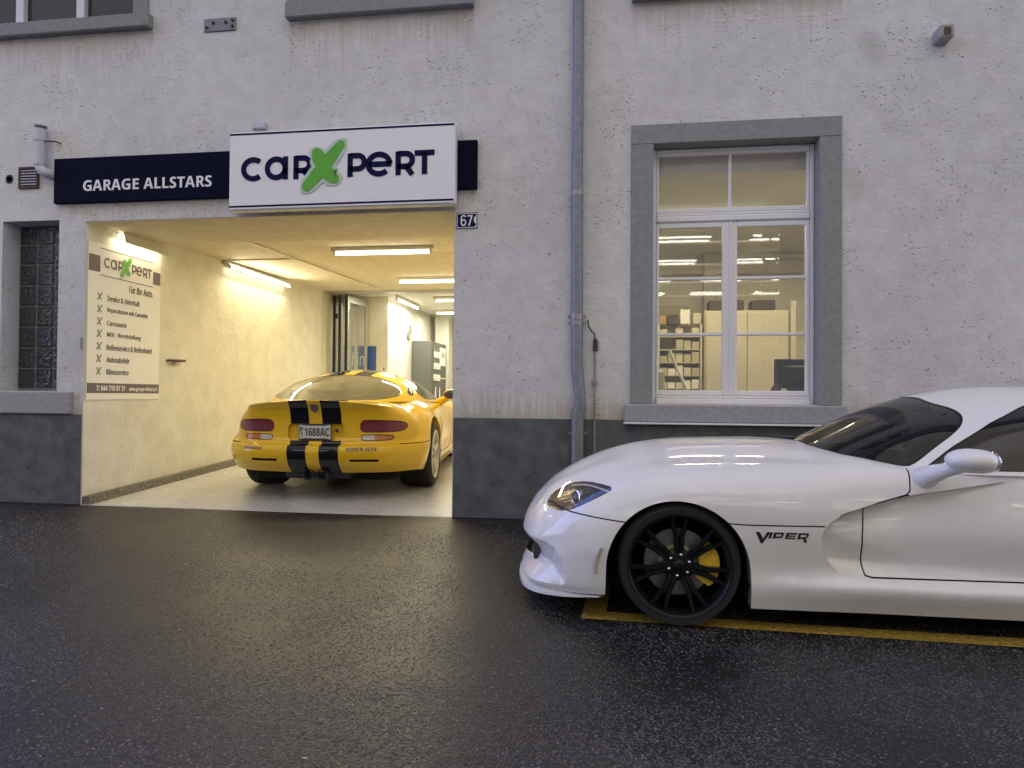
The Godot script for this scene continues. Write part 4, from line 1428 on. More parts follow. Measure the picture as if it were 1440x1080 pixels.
	part("stand", box(Vector3(-0.12, 0.0, -0.08), Vector3(0.12, 0.1, 0.06), 0.008), M.monitor, mo)
	for q in range(6):
		part("vent_slot", box(Vector3(0.15, 0.13 + q * 0.035, 0.012), Vector3(0.25, 0.145 + q * 0.035, 0.016)), M.black_plastic, mo)

func build_litter() -> void:
	var rng := RandomNumberGenerator.new()
	rng.seed = 77
	var st := newst()
	for i in 34:
		var x := rng.randf_range(-3.8, 2.4)
		var z := rng.randf_range(0.15, 4.6)
		var r := rng.randf_range(0.004, 0.011)
		var a := rng.randf_range(0, TAU)
		var u := Vector3(cos(a), 0.15, sin(a)) * r * 1.6
		var v := Vector3(-sin(a), 0.1, cos(a)) * r * 0.6
		var c := Vector3(x, 0.009, z)
		var e := (u - v) * 0.55
		tri(st, c - u, c + v, c + e, Vector3.UP)
		tri(st, c + v, c + u * 0.8, c + e, Vector3.UP)
		tri(st, c - u, c + e, c - v * 0.7, Vector3.UP)
	var o := part("leaf_litter", done(st), M.leaf_pale, self)
	tag(o, "scattered pale leaf scraps and grit on the dark asphalt", "litter")
	o.set_meta("kind", "stuff")

# ================= smooth bodywork: a patch through cross sections, cut into panels =================
# a patch is a dictionary: P points, N normals, Q (station, line) of each point, I triangle indices
func spline(p: Array, t: Array, ts: PackedFloat32Array, g0: Vector3, g1: Vector3) -> PackedVector3Array:
	var n := p.size()
	var m := []
	for i in n:
		var a: Vector3 = p[i - 1] if i > 0 else g0
		var b: Vector3 = p[i + 1] if i < n - 1 else g1
		var d0: float = t[i] - t[i - 1] if i > 0 else t[1] - t[0]
		var d1: float = t[i + 1] - t[i] if i < n - 1 else t[n - 1] - t[n - 2]
		m.append(((p[i] - a) / d0 * d1 + (b - p[i]) / d1 * d0) / (d0 + d1))
	var r := PackedVector3Array()
	var k := 0
	for x in ts:
		while k < n - 2 and x > t[k + 1]:
			k += 1
		var h: float = t[k + 1] - t[k]
		var u: float = (x - t[k]) / h
		var u2: float = u * u
		var u3: float = u2 * u
		r.append(p[k] * (2 * u3 - 3 * u2 + 1) + m[k] * h * (u3 - 2 * u2 + u) + p[k + 1] * (3 * u2 - 2 * u3) + m[k + 1] * h * (u3 - u2))
	return r

func flipz(v: Vector3) -> Vector3:
	return Vector3(v.x, v.y, -v.z)

# sections: one array of points per station, from the bottom line to the centre line on top.
# ends: the first and last station and the last line lie on the plane z = 0.
func patch(sections: Array, nt: int, ns: int, iters: int) -> Dictionary:
	var K := sections.size()
	var J: int = sections[0].size()
	var tk := [0.0]
	for k in K - 1:
		var s := 0.0
		for j in J:
			s += (sections[k + 1][j] - sections[k][j]).length()
		tk.append(tk[k] + s / J)
	var ts := PackedFloat32Array()
	for i in nt + 1:
		ts.append(tk[K - 1] * i / nt)
	var rows := []
	for j in J:
		var line := []
		for k in K:
			line.append(sections[k][j])
		rows.append(spline(line, tk, ts, flipz(line[1]), flipz(line[K - 2])))
	var sj := [0.0]
	for j in J - 1:
		var s := 0.0
		for i in range(0, nt + 1, 4):
			s += (rows[j + 1][i] - rows[j][i]).length()
		sj.append(sj[j] + maxf(s, 0.001))
	var ss := PackedFloat32Array()
	for i in ns + 1:
		ss.append(sj[J - 1] * i / ns)
	var W := ns + 1
	var P := PackedVector3Array()
	var Q := PackedVector2Array()
	P.resize((nt + 1) * W)
	Q.resize((nt + 1) * W)
	var jf := PackedFloat32Array()
	var a := 0
	for i in ns + 1:
		while a < J - 2 and ss[i] > sj[a + 1]:
			a += 1
		jf.append(a + (ss[i] - sj[a]) / (sj[a + 1] - sj[a]))
	a = 0
	for i in nt + 1:
		while a < K - 2 and ts[i] > tk[a + 1]:
			a += 1
		var kf: float = a + (ts[i] - tk[a]) / (tk[a + 1] - tk[a])
		var col := []
		for j in J:
			col.append(rows[j][i])
		var c := spline(col, sj, ss, col[0] * 2.0 - col[1], flipz(col[J - 2]))
		for s in ns + 1:
			P[i * W + s] = c[s]
			Q[i * W + s] = Vector2(kf, jf[s])
	for it in iters:
		var R := P.duplicate()
		for i in nt + 1:
			for s in ns + 1:
				var c := P[i * W + s]
				var l := P[(i - 1) * W + s] if i > 0 else flipz(P[W + s])
				var r := P[(i + 1) * W + s] if i < nt else flipz(P[(nt - 1) * W + s])
				if s == 0:
					R[i * W] = c * 0.5 + (l + r) * 0.25
				else:
					var d := P[i * W + s - 1]
					var u := P[i * W + s + 1] if s < ns else flipz(P[i * W + s - 1])
					R[i * W + s] = c * 0.5 + (l + r + d + u) * 0.125
		P = R
	var N := PackedVector3Array()
	N.resize(P.size())
	for i in nt + 1:
		for s in ns + 1:
			var l := P[(i - 1) * W + s] if i > 0 else flipz(P[W + s])
			var r := P[(i + 1) * W + s] if i < nt else flipz(P[(nt - 1) * W + s])
			var d := P[i * W + s - 1] if s > 0 else P[i * W + s]
			var u := P[i * W + s + 1] if s < ns else flipz(P[i * W + s - 1])
			N[i * W + s] = (r - l).cross(u - d).normalized()
	# outward: away from the axis of the car
	var test := 0.0
	for i in range(0, P.size(), 37):
		test += N[i].dot(Vector3(0, P[i].y - 0.5, P[i].z))
	if test < 0.0:
		for i in N.size():
			N[i] = -N[i]
	var I := PackedInt32Array()
	for i in nt:
		for s in ns:
			var p0 := i * W + s
			I.append_array(PackedInt32Array([p0, p0 + W, p0 + W + 1, p0, p0 + W + 1, p0 + 1]))
	return {"P": P, "N": N, "Q": Q, "I": I}

func values(m: Dictionary, f: Callable) -> PackedFloat32Array:
	var r := PackedFloat32Array()
	var P: PackedVector3Array = m.P
	var Q: PackedVector2Array = m.Q
	r.resize(P.size())
	for i in P.size():
		r[i] = f.call(P[i], Q[i])
	return r

# [where v < 0, where v >= 0], and for the second the cut edges "E" (pairs of its point numbers)
func cut(m: Dictionary, v: PackedFloat32Array) -> Array:
	var P: PackedVector3Array = m.P.duplicate()
	var N: PackedVector3Array = m.N.duplicate()
	var Q: PackedVector2Array = m.Q.duplicate()
	var I: PackedInt32Array = m.I
	var neg := PackedInt32Array()
	var pos := PackedInt32Array()
	var edges := PackedInt32Array()
	var cache := {}
	for t in range(0, I.size(), 3):
		var a := I[t]
		var b := I[t + 1]
		var c := I[t + 2]
		var k := (1 if v[a] < 0.0 else 0) + (1 if v[b] < 0.0 else 0) + (1 if v[c] < 0.0 else 0)
		if k == 3:
			neg.append(a)
			neg.append(b)
			neg.append(c)
		elif k == 0:
			pos.append(a)
			pos.append(b)
			pos.append(c)
		else:
			var odd_neg := k == 1
			while (v[a] < 0.0) != odd_neg:
				var x := a
				a = b
				b = c
				c = x
			if (v[b] < 0.0) == odd_neg or (v[c] < 0.0) == odd_neg:
				pass
			var mids := []
			for e in [b, c]:
				var key := mini(a, e) * 1000003 + maxi(a, e)
				if not cache.has(key):
					var f := clampf(v[a] / (v[a] - v[e]), 0.0, 1.0)
					cache[key] = P.size()
					P.append(P[a].lerp(P[e], f))
					N.append(N[a].lerp(N[e], f).normalized())
					Q.append(Q[a].lerp(Q[e], f))
				mids.append(cache[key])
			var m0: int = mids[0]
			var m1: int = mids[1]
			var one := PackedInt32Array([a, m0, m1])
			var two := PackedInt32Array([m0, b, c, m0, c, m1])
			if odd_neg:
				neg.append_array(one)
				pos.append_array(two)
			else:
				pos.append_array(one)
				neg.append_array(two)
			edges.append(m0)
			edges.append(m1)
	var base := {"P": P, "N": N, "Q": Q}
	var x0 := base.duplicate()
	x0.I = neg
	x0.E = edges
	var x1 := base.duplicate()
	x1.I = pos
	x1.E = edges
	return [x0, x1]

# splits the triangles for which f(middle) is below their size, levels times
func refine(m: Dictionary, f: Callable, levels: int, reach: float) -> Dictionary:
	var P: PackedVector3Array = m.P.duplicate()
	var N: PackedVector3Array = m.N.duplicate()
	var Q: PackedVector2Array = m.Q.duplicate()
	var I: PackedInt32Array = m.I
	for lv in levels:
		var out_ := PackedInt32Array()
		var cache := {}
		for t in range(0, I.size(), 3):
			var c := (P[I[t]] + P[I[t + 1]] + P[I[t + 2]]) / 3.0
			if f.call(c, Q[I[t]]) > reach / pow(1.7, lv):
				out_.append(I[t])
				out_.append(I[t + 1])
				out_.append(I[t + 2])
				continue
			var mid := []
			for e in 3:
				var a := I[t + e]
				var b := I[t + (e + 1) % 3]
				var key := mini(a, b) * 4000037 + maxi(a, b)
				if not cache.has(key):
					cache[key] = P.size()
					P.append((P[a] + P[b]) * 0.5)
					N.append((N[a] + N[b]).normalized())
					Q.append((Q[a] + Q[b]) * 0.5)
				mid.append(cache[key])
			out_.append_array(PackedInt32Array([I[t], mid[0], mid[2], mid[0], I[t + 1], mid[1], mid[2], mid[1], I[t + 2], mid[0], mid[1], mid[2]]))
		I = out_
	var r := m.duplicate()
	r.P = P
	r.N = N
	r.Q = Q
	r.I = I
	return r

# triangles whose middle makes f true, and the others
func sort_tris(m: Dictionary, f: Callable) -> Array:
	var yes := PackedInt32Array()
	var no := PackedInt32Array()
	var P: PackedVector3Array = m.P
	var Q: PackedVector2Array = m.Q
	var I: PackedInt32Array = m.I
	for t in range(0, I.size(), 3):
		var c := (P[I[t]] + P[I[t + 1]] + P[I[t + 2]]) / 3.0
		var q := (Q[I[t]] + Q[I[t + 1]] + Q[I[t + 2]]) / 3.0
		var to := yes if f.call(c, q) else no
		if f.call(c, q):
			yes.append_array(PackedInt32Array([I[t], I[t + 1], I[t + 2]]))
		else:
			no.append_array(PackedInt32Array([I[t], I[t + 1], I[t + 2]]))
	var a := m.duplicate()
	a.I = yes
	var b := m.duplicate()
	b.I = no
	return [a, b]

# moves points against their normals by depth(p, q); the normals lean with it
func sink(m: Dictionary, depth: Callable, lean := true, along := Vector3.ZERO) -> Dictionary:
	var P: PackedVector3Array = m.P.duplicate()
	var N: PackedVector3Array = m.N.duplicate()
	var I: PackedInt32Array = m.I
	var used_ := {}
	for i in I:
		used_[i] = true
	for i in used_:
		var p := P[i]
		var d: float = depth.call(p, m.Q[i])
		var n := N[i]
		P[i] = p - (n if along == Vector3.ZERO else along) * d
		if lean:
			var e := 0.006
			var gx: float = (depth.call(p + Vector3(e, 0, 0), m.Q[i]) - d) / e
			var gy: float = (depth.call(p + Vector3(0, e, 0), m.Q[i]) - d) / e
			N[i] = (n + Vector3(gx, gy, 0).limit_length(1.5)).normalized()
	var r := m.duplicate()
	r.P = P
	r.N = N
	return r

# strip between the cut edge of one patch and the same edge of another
func rim(st: SurfaceTool, a: Dictionary, b: Dictionary, side: float, mirror: bool) -> void:
	var E: PackedInt32Array = a.E
	for i in range(0, E.size(), 2):
		var p0: Vector3 = a.P[E[i]]
		var p1: Vector3 = a.P[E[i + 1]]
		var q0: Vector3 = b.P[E[i]]
		var q1: Vector3 = b.P[E[i + 1]]
		if (p0 - q0).length() < 0.0004 and (p1 - q1).length() < 0.0004:
			continue
		var n := (p1 - p0).cross(q0 - p0 + q1 - p1).normalized() * side
		if mirror:
			quad(st, flipz(p0), flipz(p1), flipz(q1), flipz(q0), flipz(n))
		else:
			quad(st, p0, p1, q1, q0, n)

func offset_edges(m: Dictionary, by: Vector3) -> Dictionary:
	var P: PackedVector3Array = m.P.duplicate()
	for i in m.E:
		P[i] = P[i] + by
	var r := m.duplicate()
	r.P = P
	return r

var car_scale := 1.0

# sides: +1 the built half, -1 its mirror image
func mesh_of(ms: Array, sides: Array) -> ArrayMesh:
	var V := PackedVector3Array()
	var NN := PackedVector3Array()
	var II := PackedInt32Array()
	for m in ms:
		var P: PackedVector3Array = m.P
		var N: PackedVector3Array = m.N
		var I: PackedInt32Array = m.I
		for s in sides:
			var map_ := {}
			for t in range(0, I.size(), 3):
				var tri_ := [I[t], I[t + 1], I[t + 2]]
				var out_ := []
				for i in tri_:
					if not map_.has(i):
						map_[i] = V.size()
						V.append(Vector3(P[i].x, P[i].y, P[i].z * s) * car_scale)
						NN.append(Vector3(N[i].x, N[i].y, N[i].z * s))
					out_.append(map_[i])
				var a: int = out_[0]
				var b: int = out_[1]
				var c: int = out_[2]
				if (V[b] - V[a]).cross(V[c] - V[a]).dot(NN[a] + NN[b] + NN[c]) > 0.0:
					var x := b
					b = c
					c = x
				II.append(a)
				II.append(b)
				II.append(c)
	var arr := []
	arr.resize(Mesh.ARRAY_MAX)
	arr[Mesh.ARRAY_VERTEX] = V
	arr[Mesh.ARRAY_NORMAL] = NN
	arr[Mesh.ARRAY_INDEX] = II
	var am := ArrayMesh.new()
	if II.size() > 0:
		am.add_surface_from_arrays(Mesh.PRIMITIVE_TRIANGLES, arr)
	return am

func panel(called: String, ms: Array, sides: Array, m: Material, parent: Node) -> MeshInstance3D:
	var am := mesh_of(ms, sides)
	if am.get_surface_count() == 0:
		print("empty part ", called)
		return null
	return part(called, am, m, parent)

func poly(pts: Array, round_ := 0) -> PackedVector2Array:
	var r := PackedVector2Array()
	for i in range(0, pts.size(), 2):
		r.append(Vector2(pts[i], pts[i + 1]))
	for k in round_:
		var s := PackedVector2Array()
		for i in r.size():
			var a := r[i]
			var b := r[(i + 1) % r.size()]
			s.append(a.lerp(b, 0.25))
			s.append(a.lerp(b, 0.75))
		r = s
	return r

func line_(pts: Array, round_ := 0) -> PackedVector2Array:
	var r := PackedVector2Array()
	for i in range(0, pts.size(), 2):
		r.append(Vector2(pts[i], pts[i + 1]))
	for k in round_:
		var s := PackedVector2Array([r[0]])
		for i in r.size() - 1:
			s.append(r[i].lerp(r[i + 1], 0.25))
			s.append(r[i].lerp(r[i + 1], 0.75))
		s.append(r[r.size() - 1])
		r = s
	return r

func dist_line(p: Vector2, l: PackedVector2Array) -> float:
	var best := 1e9
	for i in l.size() - 1:
		var a := l[i]
		var d := l[i + 1] - a
		var t := clampf((p - a).dot(d) / maxf(d.length_squared(), 1e-9), 0.0, 1.0)
		best = minf(best, (p - a - d * t).length_squared())
	return sqrt(best)

# signed distance, negative inside
func poly_sd(p: Vector2, l: PackedVector2Array) -> float:
	var best := 1e9
	var inside := false
	var n := l.size()
	var b := l[n - 1]
	for i in n:
		var a := l[i]
		var d := b - a
		var w := p - a
		var t := clampf(w.dot(d) / maxf(d.length_squared(), 1e-9), 0.0, 1.0)
		best = minf(best, (w - d * t).length_squared())
		if (a.y > p.y) != (b.y > p.y) and p.x < (b.x - a.x) * (p.y - a.y) / (b.y - a.y) + a.x:
			inside = not inside
		b = a
	return -sqrt(best) if inside else sqrt(best)

func bounds(l: PackedVector2Array, g: float) -> Rect2:
	var r := Rect2(l[0], Vector2.ZERO)
	for p in l:
		r = r.expand(p)
	return r.grow(g)

# lettering laid on a patch: flat shapes in the plane (u, v) put on the surface, a little proud
func drape(t: Mesh, m: Dictionary, place: Callable, proud: float, parent: Node, called: String, material: Material) -> void:
	var V := PackedVector3Array()
	var NN := PackedVector3Array()
	var II := PackedInt32Array()
	for sfc in t.get_surface_count():
		var arr := t.surface_get_arrays(sfc)
		var v: PackedVector3Array = arr[Mesh.ARRAY_VERTEX]
		var idx: PackedInt32Array = arr[Mesh.ARRAY_INDEX] if arr[Mesh.ARRAY_INDEX] != null else PackedInt32Array(range(v.size()))
		var off := V.size()
		for p in v:
			var r: Array = place.call(Vector2(p.x, p.y), m)
			V.append((r[0] + r[1] * (proud * (1.0 if p.z > 0.0 else 0.2))) * car_scale)
			NN.append(r[1])
		for i in range(0, idx.size(), 3):
			var a := idx[i] + off
			var b := idx[i + 1] + off
			var c := idx[i + 2] + off
			if (V[b] - V[a]).cross(V[c] - V[a]).dot(NN[a]) > 0.0:
				II.append_array(PackedInt32Array([a, c, b]))
			else:
				II.append_array(PackedInt32Array([a, b, c]))
	var out_ := []
	out_.resize(Mesh.ARRAY_MAX)
	out_[Mesh.ARRAY_VERTEX] = V
	out_[Mesh.ARRAY_NORMAL] = NN
	out_[Mesh.ARRAY_INDEX] = II
	var am := ArrayMesh.new()
	am.add_surface_from_arrays(Mesh.PRIMITIVE_TRIANGLES, out_)
	part(called, am, material, parent)

# point and normal of a patch seen along an axis: pick = 2 gives z at (x, y), pick = 0 gives x at (z, y)
func on_surface(c: Vector2, m: Dictionary, pick: int, want: float) -> Array:
	var P: PackedVector3Array = m.P
	var I: PackedInt32Array = m.I
	var best := 1e9
	var at := 0
	for k in range(0, I.size(), 2):
		var i := I[k]
		var p := P[i]
		if (p.z if pick == 2 else p.x) * signf(want) < absf(want):
			continue
		var d := (Vector2(p.x, p.y) if pick == 2 else Vector2(p.z, p.y)).distance_squared_to(c)
		if d < best:
			best = d
			at = i
	var n: Vector3 = m.N[at]
	var q := P[at]
	if pick == 2:
		return [Vector3(c.x, c.y, q.z - (n.x * (c.x - q.x) + n.y * (c.y - q.y)) / n.z), n]
	return [Vector3(q.x - (n.z * (c.x - q.z) + n.y * (c.y - q.y)) / n.x, c.y, c.x), n]

# near part of a patch only, to search it faster
func near(m: Dictionary, lo: Vector3, hi: Vector3) -> Dictionary:
	return sort_tris(m, func(p, _q): return p.x > lo.x and p.x < hi.x and p.y > lo.y and p.y < hi.y and p.z > lo.z and p.z < hi.z)[0]

# ================= wheels =================
# the wheel's axle lies along z, its face towards +z; origin at the hub, face plane at z = 0
func tyre_mesh(r: float, rim_r: float, w: float) -> ArrayMesh:
	var st := newst()
	var b := 0.004
	lathe(st, [Vector2(rim_r, -w + 0.02), Vector2(rim_r + 0.012, -w), Vector2(r - 0.045, -w - b), Vector2(r - 0.018, -w + 0.012), Vector2(r - 0.003, -w + 0.035), Vector2(r, -w + 0.06),
		Vector2(r, -0.06), Vector2(r - 0.003, -0.035), Vector2(r - 0.018, -0.012), Vector2(r - 0.03, -0.002), Vector2(r - 0.036, -0.003), Vector2(r - 0.045, b), Vector2(rim_r + 0.032, b * 1.5), Vector2(rim_r + 0.028, b * 0.6), Vector2(rim_r + 0.012, 0.0), Vector2(rim_r, -0.012)], 72, Transform3D(), 0.5)
	# tread grooves as thin sunk rings are read as dark bands: raised ribs between them
	for i in 4:
		var z := -w + 0.05 + (w - 0.1) * (i + 0.5) / 4.0
		lathe(st, [Vector2(r - 0.001, z - 0.022), Vector2(r + 0.003, z - 0.020), Vector2(r + 0.003, z + 0.020), Vector2(r - 0.001, z + 0.022)], 72)
	return done(st)

func spoke_bar(st: SurfaceTool, a: Vector3, b: Vector3, wa: float, wb: float, ta: float, tb_: float) -> void:
	var d := (b - a).normalized()
	var side := Vector3(0, 0, 1).cross(d).normalized()
	var up := d.cross(side).normalized()
	if up.z < 0.0:
		up = -up
	var ring := func(c: Vector3, w: float, t: float) -> Array:
		return [c + side * w * 0.5 - up * t, c + side * w * 0.5 - up * t * 0.25, c + side * w * 0.28, c - side * w * 0.28, c - side * w * 0.5 - up * t * 0.25, c - side * w * 0.5 - up * t]
	var r0: Array = ring.call(a, wa, ta)
	var r1: Array = ring.call(b, wb, tb_)
	for i in 6:
		var j := (i + 1) % 6
		var n: Vector3 = (r0[j] - r0[i]).cross(d).normalized()
		if n.dot((r0[i] + r0[j]) * 0.5 - (a - up * ta * 0.5)) < 0.0:
			n = -n
		quad(st, r0[i], r0[j], r1[j], r1[i], n)

func make_wheel(parent: Node, called: String, hub: Vector3, flip: bool, kind: String, r: float, rim_r: float, w: float) -> Node3D:
	var o := Node3D.new()
	var n := 0
	while parent.has_node(called if n == 0 else "%s_%03d" % [called, n]):
		n += 1
	o.name = called if n == 0 else "%s_%03d" % [called, n]
	parent.add_child(o)
	o.position = hub * car_scale
	if flip:
		o.rotation.y = PI
	var s := car_scale
	var sc := Basis.from_scale(Vector3.ONE * s)
	var put := func(pc: String, m: Mesh, mt: Material) -> void:
		var q := part(pc, m, mt, o)
		q.basis = sc
	put.call("tyre", tyre_mesh(r, rim_r, w), M.rubber)
	var black := kind == "black"
	var mt: Material = M.black_gloss if black else M.silver
	var st := newst()
	lathe(st, [Vector2(rim_r + 0.004, -0.012), Vector2(rim_r + 0.006, 0.002), Vector2(rim_r - 0.006, 0.004), Vector2(rim_r - 0.016, -0.006), Vector2(rim_r - 0.022, -0.03), Vector2(rim_r - 0.03, -0.05), Vector2(rim_r - 0.034, -0.13), Vector2(rim_r - 0.03, -w + 0.02), Vector2(rim_r, -w + 0.01)], 64, Transform3D(), 0.5)
	put.call("rim", done(st), mt)
	st = newst()
	if black:
		for i in 7:
			var a := deg_to_rad(90.0 + i * 360.0 / 7.0)
			for e in [-1.0, 1.0]:
				var a0: float = a + e * 0.17
				var a1: float = a + e * 0.10
				var a2: float = a + e * 0.155
				var p0 := Vector3(cos(a0) * 0.062, sin(a0) * 0.062, -0.032)
				var p1 := Vector3(cos(a1) * 0.15, sin(a1) * 0.15, -0.022)
				var p2 := Vector3(cos(a2) * (rim_r - 0.018), sin(a2) * (rim_r - 0.018), -0.014)
				spoke_bar(st, p0, p1, 0.031, 0.027, 0.045, 0.04)
				spoke_bar(st, p1, p2, 0.027, 0.023, 0.04, 0.05)
	else:
		for i in 5:
			var a := deg_to_rad(90.0 + i * 72.0)
			var p0 := Vector3(cos(a) * 0.05, sin(a) * 0.05, -0.02)
			var p1 := Vector3(cos(a) * 0.14, sin(a) * 0.14, -0.014)
			var p2 := Vector3(cos(a) * (rim_r - 0.016), sin(a) * (rim_r - 0.016), -0.006)
			spoke_bar(st, p0, p1, 0.078, 0.062, 0.05, 0.05)
			spoke_bar(st, p1, p2, 0.062, 0.085, 0.05, 0.06)
	put.call("spokes", done(st), mt)
	st = newst()
	lathe(st, [Vector2(0.0, -0.022), Vector2(0.024, -0.022), Vector2(0.030, -0.028), Vector2(0.034, -0.036), Vector2(0.074, -0.036), Vector2(0.084, -0.044), Vector2(0.084, -0.09)], 40, Transform3D(), 0.7)
	put.call("hub", done(st), mt)
	for i in 6:
		var a := deg_to_rad(i * 60.0 + 20.0)
		st = newst()
		lathe(st, [Vector2(0.0, -0.014), Vector2(0.006, -0.015), Vector2(0.0095, -0.02), Vector2(0.0095, -0.04)], 8, Transform3D(Basis(), Vector3(cos(a) * 0.056, sin(a) * 0.056, -0.006)))
		put.call("wheel_nut", done(st), M.chrome if black else M.grey_metal)
	st = newst()
	lathe(st, [Vector2(0.085, -0.118), Vector2(0.178, -0.118), Vector2(0.180, -0.122), Vector2(0.180, -0.15), Vector2(0.085, -0.15)], 48)
	put.call("brake_disc", done(st), M.disc)
	st = newst()
	lathe(st, [Vector2(0.0, -0.095), Vector2(0.088, -0.095), Vector2(0.096, -0.105), Vector2(0.100, -0.122)], 40)
	put.call("disc_hat", done(st), M.disc_hat)
	if black:
		st = newst()
		for k in 12:
			var a := deg_to_rad(222.0 + k * 8.0)
			var b := deg_to_rad(222.0 + (k + 1) * 8.0)
			quad(st, Vector3(cos(a) * 0.066, sin(a) * 0.066, -0.088), Vector3(cos(b) * 0.066, sin(b) * 0.066, -0.088), Vector3(cos(b) * 0.09, sin(b) * 0.09, -0.092), Vector3(cos(a) * 0.09, sin(a) * 0.09, -0.092), Vector3(0, 0, 1))
		put.call("hub_ring", done(st), M.hub_blue)
	# caliper: a curved block over the disc, on the rear side
	st = newst()
	var op := PackedVector2Array()
	var ip := PackedVector2Array()
	for k in 13:
		var a := deg_to_rad(-36.0 + k * 6.0)
		var e := 1.0 - pow(absf(k - 6.0) / 6.0, 3.0) * 0.25
		op.append(Vector2(cos(a), sin(a)) * (0.128 + 0.086 * e))
		ip.append(Vector2(cos(a), sin(a)) * (0.128 - 0.018 * e))
	ip.reverse()
	op.append_array(ip)
	extrude(st, op, 0.085, Transform3D(Basis(), Vector3(0, 0, -0.155)))
	for k in 3:
		var a := deg_to_rad(-24.0 + k * 24.0)
		lathe(st, [Vector2(0.0, 0.006), Vector2(0.018, 0.006), Vector2(0.022, 0.0)], 14, Transform3D(Basis(), Vector3(cos(a) * 0.158, sin(a) * 0.158, -0.071)))
	put.call("brake_caliper", done(st), M.caliper if black else M.grey_metal)
	return o

# ================= the white coupe =================
# local axes: x to the rear from the front axle, y up, z to the near side from the middle
func sec(xs: Array, ys: Array, zs: Array) -> Array:
	var r := []
	for i in xs.size():
		r.append(Vector3(xs[i], ys[i], zs[i]))
	return r

func secx(x: float, ys: Array, zs: Array) -> Array:
	var r := []
	for i in ys.size():
		r.append(Vector3(x, ys[i], zs[i]))
	return r

